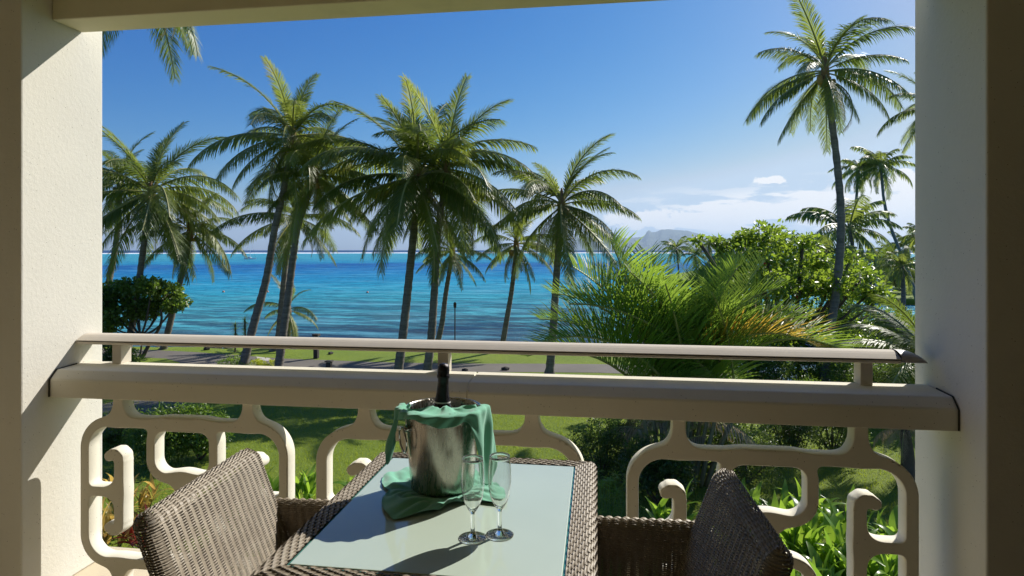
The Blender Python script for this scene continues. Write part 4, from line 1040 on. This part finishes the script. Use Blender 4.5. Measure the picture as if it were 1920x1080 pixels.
for i, (px, d, hpx, wv, mt_, lab) in enumerate([(1585, 27, 120, 90, M_SHRUB, 'leafy waterside tree right of the very tall trunk, under the broad palm'), (1668, 30, 75, 95, M_HEDGE, 'bright shrub on the near bank by the mooring posts'), (1712, 22, 110, 80, M_SHRUB, 'leafy shrub touching the right pier above the handrail'), (1345, 24, 70, 90, M_HEDGE, 'bright low shrub left of the almond tree foot')]):
    shrub(px, HZ+F*EYE/d, wv, hpx, 4200, .14, mt_, lab, seed=190+i, mt2=M_HEDGE)
for i, (pix, d, Lp, lab) in enumerate([([(1692, 500), (1694, 560), (1694, 620)], 34, 62, 'young palm on the near bank beside the right pier'), ([(1560, 478), (1566, 520), (1572, 560)], 44, 60, 'small palm in the trees behind the very tall trunk'), ([(1640, 492), (1638, 540), (1636, 570)], 50, 58, 'small palm over the causeway end')]):
    palm('coconut_palm', pix, d, Lp, lab, group=G2, nf=20, nuts=0, r=(.12, .09), seed=40+i, light=True)
# grass blades on the near lawn
g = np.random.default_rng(12); nb = 70000
dd_ = 9.0+11*g.random(nb)**.8; uu = (g.random(nb)*1750+150-960)/F*dd_
X = uu*C7-dd_*S7; Y = uu*S7+dd_*C7; hh = g.uniform(.03, .075, nb); an = g.uniform(0, 6.28, nb); wd = .006; lx = g.normal(0, .02, nb); ly = g.normal(0, .02, nb)
V = np.stack([np.stack([X-wd*np.cos(an), Y-wd*np.sin(an), 0*X], 1), np.stack([X+wd*np.cos(an), Y+wd*np.sin(an), 0*X], 1), np.stack([X+lx, Y+ly, hh], 1)], 1).reshape(-1, 3)
mk('grass_blades', V, np.arange(nb*3).reshape(-1, 3), leafmat('grass_blade', (.14, .20, .010), (.25, .31, .02), .4, .5, None, 1.5))['kind'] = 'stuff'
# ------------------------------------------------------------------ broad-leaved garden plants: each leaf a part
def blade_mesh(L_, w_, droop, fold=.25, seg=7, e0=75):
    V = []; Fc = []; p = Vector((0, 0, 0))
    for i in range(seg+1):
        s = i/seg; e = R(e0-droop*s*s); wd = w_*math.sin(math.pi*min(.985, s*.93+.07)**.8)*.5+.002
        V += [(p.x, -wd, p.z+wd*fold), (p.x, 0, p.z), (p.x, wd, p.z+wd*fold)]
        p = p+Vector((math.cos(e), 0, math.sin(e)))*(L_/seg)
    for i in range(seg):
        for k in (0, 1): Fc.append((i*3+k, i*3+k+1, i*3+k+4, i*3+k+3))
    return new_mesh('leaf', V, Fc, True)
GB = [blade_mesh(.66, .14, d, e0=e) for d, e in ((40, 84), (70, 76), (95, 66), (60, 55))]
for me in GB: me.materials.append(M_GINGER)
CB = [blade_mesh(.34, .055, d, e0=e) for d, e in ((60, 80), (90, 60), (90, 35))]
for me in CB: me.materials.append(M_CROTON)
TB = [blade_mesh(.34, .06, d, e0=e) for d, e in ((60, 80), (90, 60), (90, 35))]
for me in TB: me.materials.append(M_TI)
def leafy(name, px, py, nst, hgt, meshes, label, seed, group=None, per=7, sc=1.0, spread=.22, z=0):
    c = G(px, py, z); rd = random.Random(seed); root = empty(name, c, label, 'plant', group)
    st = []
    for s in range(nst):
        a = rd.uniform(0, 6.28); lean = Vector((math.cos(a), math.sin(a), 0))*rd.uniform(.05, spread); h = hgt*rd.uniform(.6, 1.05)
        b0 = lean*.6; tp = b0+lean*1.2+Vector((0, 0, h)); st.append(tube_vf([b0, (b0+tp)/2, tp], [.012, .010, .006], 5))
        for k in range(per):
            f_ = .25+.75*k/per; q = b0.lerp(tp, f_); az_ = k*2.4+a+rd.uniform(-.4, .4)
            link('leaf', rd.choice(meshes), root, None, q, (rd.uniform(-.3, .3), rd.uniform(-.25, .35), az_), rd.uniform(.7, 1.1)*sc)
    mk('stalk', *join_vf(st), simple('stalk_green', (.10, .16, .04), .5) if 'stalk_green' not in bpy.data.materials else bpy.data.materials['stalk_green'], root)
    return root
gg = 'broad-leaved ginger plants below the right balustrade panel'
for i, (px, py, nst, h, lab) in enumerate([
    (1255, 1060, 4, .75, 'dark ginger plant inside the upper left hole of the right panel'), (1330, 1100, 3, .6, 'low ginger plant hidden behind the shaded chair back'),
    (1425, 1080, 4, .8, 'ginger plant seen in the central ring of the right panel'), (1480, 1110, 4, .85, 'upright ginger plant right of the central ring, touching the shaded chair'),
    (1530, 1130, 5, .8, 'fullest ginger plant between the central column and the right hook'), (1570, 1160, 4, .75, 'ginger plant left of the right hook stem, lowest in view'),
    (1625, 1150, 3, .55, 'ginger plant seen in the small hole of the right hook'), (1680, 1170, 4, .6, 'ginger plant near the foot of the right pier'),
    (1640, 1210, 4, .5, 'front ginger plant under the right hook'), (1400, 1030, 4, .6, 'ginger plant farther back, glimpsed low in the central ring'), (1505, 1050, 5, .75, 'ginger plant farther back between the central ring and the right hook'), (1575, 1075, 5, .7, 'ginger plant farther back beside the right hook stem'), (1655, 1085, 4, .6, 'ginger plant farther back inside the right hook loop'), (1500, 1200, 4, .6, 'front ginger plant below the central column'), (1560, 1250, 4, .6, 'nearest ginger plant at the bottom edge')]):
    leafy('ginger_plant', px, py, nst+2, h+.25, GB, lab, 100+i, gg, 7, .95)
gl_ = 'broad-leaved plants below the left and middle panels'
for i, (px, py, nst, h, lab) in enumerate([(500, 955, 2, .38, 'light green plant inside the right loop of the left panel'), (570, 945, 2, .3, 'light green plant in the gap between left and middle panels'), (680, 945, 1, .2, 'small green plant behind the table left corner')]):
    leafy('ginger_plant', px, py, nst+2, h+.05, GB, lab, 130+i, gl_, 6, .95)
gc = 'red and yellow croton plants beside the left pier'
for i, (px, py, nst, h, ms, lab) in enumerate([(212, 955, 3, .5, CB, 'croton seen in the upper hole of the left hook'), (228, 1010, 3, .4, CB, 'croton in the lowest hole of the left panel'), (262, 975, 3, .45, CB, 'croton with yellow tips right of the left hook stem'), (275, 1035, 3, .4, TB, 'red croton beside the corner of the sunlit chair'), (205, 1040, 3, .4, CB, 'croton at the foot of the left pier')]):
    leafy('croton_plant', px, py, nst+2, h+.1, ms, lab, 140+i, gc, 8, 1.35, .25)
# umbrella sedge
c = G(1140, 1010); sg = empty('umbrella_sedge', c, 'slender umbrella sedge with starry green tops right of the table corner', 'plant')
rd = random.Random(44); st = []; lf = []
for k in range(26):
    a = rd.uniform(0, 6.28); r_ = rd.uniform(.05, .55); tp = Vector((math.cos(a)*r_, math.sin(a)*r_*.6, rd.uniform(.5, 1.15))); b0 = Vector((tp.x*.25, tp.y*.25, 0))
    st.append(tube_vf(catmull([b0, (b0+tp)/2+Vector((0, 0, .06)), tp], 5), .006, 4))
    for q in range(11):
        an = q*.571+rd.random()*.3; dv_ = Vector((math.cos(an), math.sin(an), rd.uniform(-.1, .5))); L_ = rd.uniform(.14, .24); sd = dv_.cross(Vector((0, 0, 1))).normalized()*.008
        m1_ = tp+dv_*L_*.6; e_ = tp+dv_*L_+Vector((0, 0, -.04)); lf.append(([tp-sd*.5, m1_-sd, e_, m1_+sd, tp+sd*.5], [(0, 1, 3, 4), (1, 2, 3)]))
mk('stalk', *join_vf(st), bpy.data.materials['stalk_green'], sg); mk('foliage', *join_vf(lf), M_GINGER, sg)['kind'] = 'stuff'
# dracaenas at the shore
for i, (px, pt, pb_, lab) in enumerate([(441, 607, 660, 'spiky dracaena left of the slanting trunk, lower of two'), (459, 598, 660, 'spiky dracaena touching the slanting trunk, taller of two')]):
    c = G(px, pb_); d = gd(pb_); h = (pb_-pt)/F*d; o = empty('dracaena', c, lab, 'plant', 'spiky dracaenas on the shore lawn')
    v, f = tube_vf([(0, 0, 0), (.03, 0, h*.5), (0, 0, h)], .04, 7); mk('trunk', v, f, M_BARK2, o); lf = []
    rd = random.Random(50+i)
    for k in range(150):
        q = Vector((0, 0, h*rd.uniform(.35, 1.02))); an = rd.uniform(0, 6.28); dv_ = Vector((math.cos(an), math.sin(an), rd.uniform(-.5, 1.2))).normalized(); L_ = rd.uniform(.3, .45)
        sd = dv_.cross(Vector((0, 0, 1))).normalized()*.018; lf.append(([q-sd, q+sd, q+dv_*L_+Vector((0, 0, -.08))], [(0, 1, 2)]))
    mk('foliage', *join_vf(lf), M_SHRUB if i == 0 else M_HEDGE, o)['kind'] = 'stuff'
# palm fronds reaching in from the right, near the pier
NR = empty('young_palm', G(1752, 900), 'young palm hidden by the right pier, long arching fronds over the bushes', 'palm')
rd = random.Random(61)
v, f = tube_vf([(0, 0, 0), (0, 0, 1.3), (.05, 0, 2.5)], [.2, .16, .12], 10); mk('trunk', v, f, M_BARK, NR, smooth=True)
for k in range(16):
    ek = rd.choice((66, 48, 48, 28, 28, 8)); link('frond', FR[ek][rd.randrange(3)], NR, None, (0.03, 0, 2.5), (0, rd.uniform(-.1, .1), 1.6+k*.39), rd.uniform(2.4, 3.1))
c = G(1698, 905); o = empty('pandanus', c, 'dark pandanus stump with drooping dry leaves at the right edge of the lawn', 'tree')
v, f = tube_vf(catmull([Vector((0, 0, -.05)), Vector((.05, 0, .5)), Vector((-.02, 0, 1.2))], 8), [.17-.01*k for k in range(9)], 9); mk('trunk', v, f, M_BARK2, o, smooth=True)
for k in range(9): link('dry_frond', dry, o, None, (-.02, 0, 1.15), (0, rd.uniform(-.2, .5), k*.7), rd.uniform(.5, .9))

# ------------------------------------------------------------------ small things on the lawn
def bollard(px, py, hpx, label):
    c = G(px, py); d = gd(py); h = hpx/F*d; o = empty('path_light', c, label, 'lamp', 'dark path lights on the lawn')
    box('post', (-.10, .10, -.10, .10, 0, h*.86), M_DARK, o, bev=.01); box('cap', (-.14, .14, -.14, .14, h*.9, h), M_DARK, o, bev=.01)
    box('lens', (-.085, .085, -.085, .085, h*.861, h*.899), M_WHITE, o)
bollard(593, 672, 46, 'dark square path light standing on the strip of lawn by the sea')
bollard(617, 698, 22, 'low dark path light at the near edge of the asphalt path')
c = G(853, 659); d = gd(659); o = empty('torch_pole', c, 'thin dark torch pole right of the middle trunks', 'torch')
v, f = tube_vf([(0, 0, 0), (0, 0, (659-575)/F*d)], .03, 7); mk('pole', v, f, M_DARK, o); v, f = lathe_vf([(.03, 0), (.07, .05), (.08, .22), (.05, .3)], 10); mk('torch_head', v, f, M_DARK, o, loc=(0, 0, (659-578)/F*d))
for i, (px, py, s, lab) in enumerate([(783, 697, .13, 'small dark stone on the path edge left of the middle rail post'), (872, 696, .14, 'small dark stone right of the middle rail post'), (947, 694, .16, 'small dark stone nearest the feather palm'),
        (620, 664, .16, 'dark stone on the far lawn right of the path light'), (388, 656, .2, 'dark stone on the far lawn left of the slanting trunk'), (412, 694, .28, 'grey boulder at the left end of the hedge'), (985, 665, .16, 'dark stone near the fronds on the far lawn')]):
    c = G(px, py); v, f = rock_vf((0, 0, s*.3), s, 300+i); tag(mk('stone', v, f, M_ROCK, loc=c), lab, 'stone', 'dark stones about the path')
c = G(1166, 905); o = empty('garden_light', c, 'small grey mushroom garden light in the dark bush', 'lamp')
v, f = tube_vf([(0, 0, 0), (0, 0, .55)], .025, 8); mk('post', v, f, M_DARK, o)
v, f = lathe_vf([(.10, .50), (.11, .54), (.08, .60), (.02, .62)], 16, True, True); mk('lamp_head', v, f, simple('grey_lamp', (.35, .42, .45), .4), o, smooth=True)

# ------------------------------------------------------------------ boats and buoys
def hull_vf(L_, bw, h, y0):
    V = []; Fc = []; st = 11
    for i in range(st):
        s = i/(st-1); x = (s-.5)*L_; wd = bw*.5*(math.sin(math.pi*min(1, .25+s*.75))**.6 if s < .999 else .02); sh = h*(1+.18*(s-.4)**2*4)
        wd = bw*.5*max(.03, 1-abs(max(0, s-.45)/.55)**2.2) if s > .45 else bw*.5*(.8+.2*s/.45)
        V += [(x, y0-wd, sh), (x, y0-wd*.75, 0), (x, y0, -.25), (x, y0+wd*.75, 0), (x, y0+wd, sh)]
    for i in range(st-1):
        for k in range(4): Fc.append((i*5+k, i*5+k+1, i*5+k+6, i*5+k+5))
        Fc.append((i*5+4, i*5, i*5+5, i*5+9))
    Fc += [tuple(range(5)), tuple(range((st-1)*5, st*5))[::-1]]
    return V, Fc
def boat(px, py, L_, mast, label, cats=True, rz=0.2):
    d = (EYE-SEA_Z)*F/(py-HZ); c = P(px, py, d); c.z = SEA_Z; o = empty('sailing_boat' if mast else 'motor_boat', c, label, 'boat', None, TH+rz)
    if cats:
        for s in (-1, 1): mk('hull', *hull_vf(L_, L_*.12, L_*.11, s*L_*.22), M_WHITE, o, smooth=False)
        box('bridge_deck', (-L_*.35, L_*.15, -L_*.21, L_*.21, L_*.085, L_*.12), M_WHITE, o)
    else: mk('hull', *hull_vf(L_, L_*.26, L_*.12, 0), M_WHITE, o)
    v, f = box_vf(-L_*.25, L_*.08, -L_*.14, L_*.14, L_*.121, L_*.2); v = [(x*(.8 if z > L_*.15 else 1), y*(.8 if z > L_*.15 else 1), z) for x, y, z in v]; mk('cabin', v, f, M_WHITE, o)
    v, f = box_vf(-L_*.22, L_*.075, -L_*.142, L_*.142, L_*.145, L_*.17); mk('window', v, f, M_BOTTLE, o)
    if mast:
        v, f = tube_vf([(0, 0, L_*.12), (0, 0, mast)], .12, 6); mk('mast', v, f, M_WHITE, o); v, f = tube_vf([(0, 0, L_*.3), (-L_*.38, 0, L_*.28)], .10, 6); mk('boom', v, f, M_WHITE, o)
        for xx in (L_*.48, -L_*.45):
            v, f = tube_vf([(0, 0, mast*.97), (xx, 0, L_*.12)], .025, 4); mk('stay', v, f, M_DARK, o)
boat(469, 486, 6.6, 14, 'white catamaran with a tall mast moored on the lagoon', True)
boat(526, 485, 5.0, 0, 'white motor boat half hidden behind the palm trunks', False, .5)
for i, (px, py) in enumerate([(419, 548), (502, 548), (689, 549)]):
    d = (EYE-SEA_Z)*F/(py-HZ); c = P(px, py, d); c.z = SEA_Z; v, f = lathe_vf([(.01, -.15), (.14, -.05), (.17, .05), (.12, .17), (.02, .22)], 12)
    tag(mk('buoy', v, f, simple('buoy_red', (.5, .2, .12), .5) if i == 0 else bpy.data.materials['buoy_red'], smooth=True, loc=c), ['small buoy floating right of the low leaning palm', 'small buoy floating near the slanting trunk', 'small buoy floating left of the biggest palm'][i], 'buoy', 'small buoys on the lagoon')

# ------------------------------------------------------------------ buildings and jetty across the inlet
def bungalow(px, d, wpx, ztop, label, rz=0):
    c = P(px, 500, d); c.z = -.26; o = empty('thatched_bungalow', c, label, 'bungalow', 'thatched bungalows across the inlet', rz+TH); w_ = wpx/F*d/2
    box('wall', (-w_*.78, w_*.78, -w_*.6, w_*.6, 0, 2.2), M_DARK, o)
    for k in (-.4, .1, .5): box('window', (w_*k-.4, w_*k+.4, -w_*.6-.03, -w_*.6+.02, .8, 1.7), M_WHITE if k == .5 else M_BOTTLE, o)
    V = [(-w_, -w_*.85, 1.9), (w_, -w_*.85, 1.9), (w_, w_*.85, 1.9), (-w_, w_*.85, 1.9), (-w_*.45, 0, ztop), (w_*.45, 0, ztop)]
    mk('roof', V, [(0, 1, 5, 4), (1, 2, 5), (2, 3, 4, 5), (3, 0, 4), (3, 2, 1, 0)], M_THATCH, o)
bungalow(1345, 104, 46, 4.2, 'dark thatched bungalow left of the almond tree on the far point')
bungalow(1497, 96, 44, 4.6, 'thatched bungalow glimpsed above the almond tree')
bungalow(1625, 74, 40, 2.9, 'thatched bungalow with a pale railing behind the very tall trunk')
c = P(1640, 540, 66); c.z = 0; o = empty('deck_railing', (c.x, c.y, -.25), 'pale slatted railing in front of a far bungalow', 'railing', None, TH)
for k in range(14): box('slat', (-1.9+k*.28, -1.78+k*.28, -.03, .03, .1, 1.15), M_WHITE, o)
box('top_rail', (-2, 2.1, -.05, .05, 1.151, 1.23), M_WHITE, o)
# stone causeway across the inlet and its pale edge
cw = empty('stone_causeway', P(1660, 585, 38).xy.to_3d()+Vector((0, 0, SEA_Z)), 'dark stone causeway with a pale kerb crossing the inlet', 'causeway', None, TH-.15)
rd = random.Random(9); rb = [rock_vf((rd.uniform(-2.6, 6), rd.uniform(-.8, .8), rd.uniform(0, .95)), rd.uniform(.25, .5), 900+k) for k in range(150)]
mk('rubble', *join_vf(rb), M_ROCK, cw)['kind'] = 'stuff'; box('kerb', (-2.6, 6.2, .3, .7, 1.2, 1.34), simple('pale_kerb', (.5, .48, .44), .8), cw)
for k, x in enumerate((1685, 1693)):
    c = P(x, 560, 40); v, f = tube_vf([(0, 0, 0), (0, 0, 2.9)], .09, 8); tag(mk('mooring_post', v, f, M_DARK, loc=(c.x, c.y, SEA_Z-.3)), ['dark mooring post in the inlet, the left of a pair', 'dark mooring post in the inlet, the right of a pair'][k], 'post', 'mooring posts in the inlet')

for o in bpy.data.objects:
    if o.name.startswith(('stem', 'bowl')): o.cycles.is_caustics_caster = True
    if o.name.startswith(('glass_top', 'napkin')): o.cycles.is_caustics_receiver = True
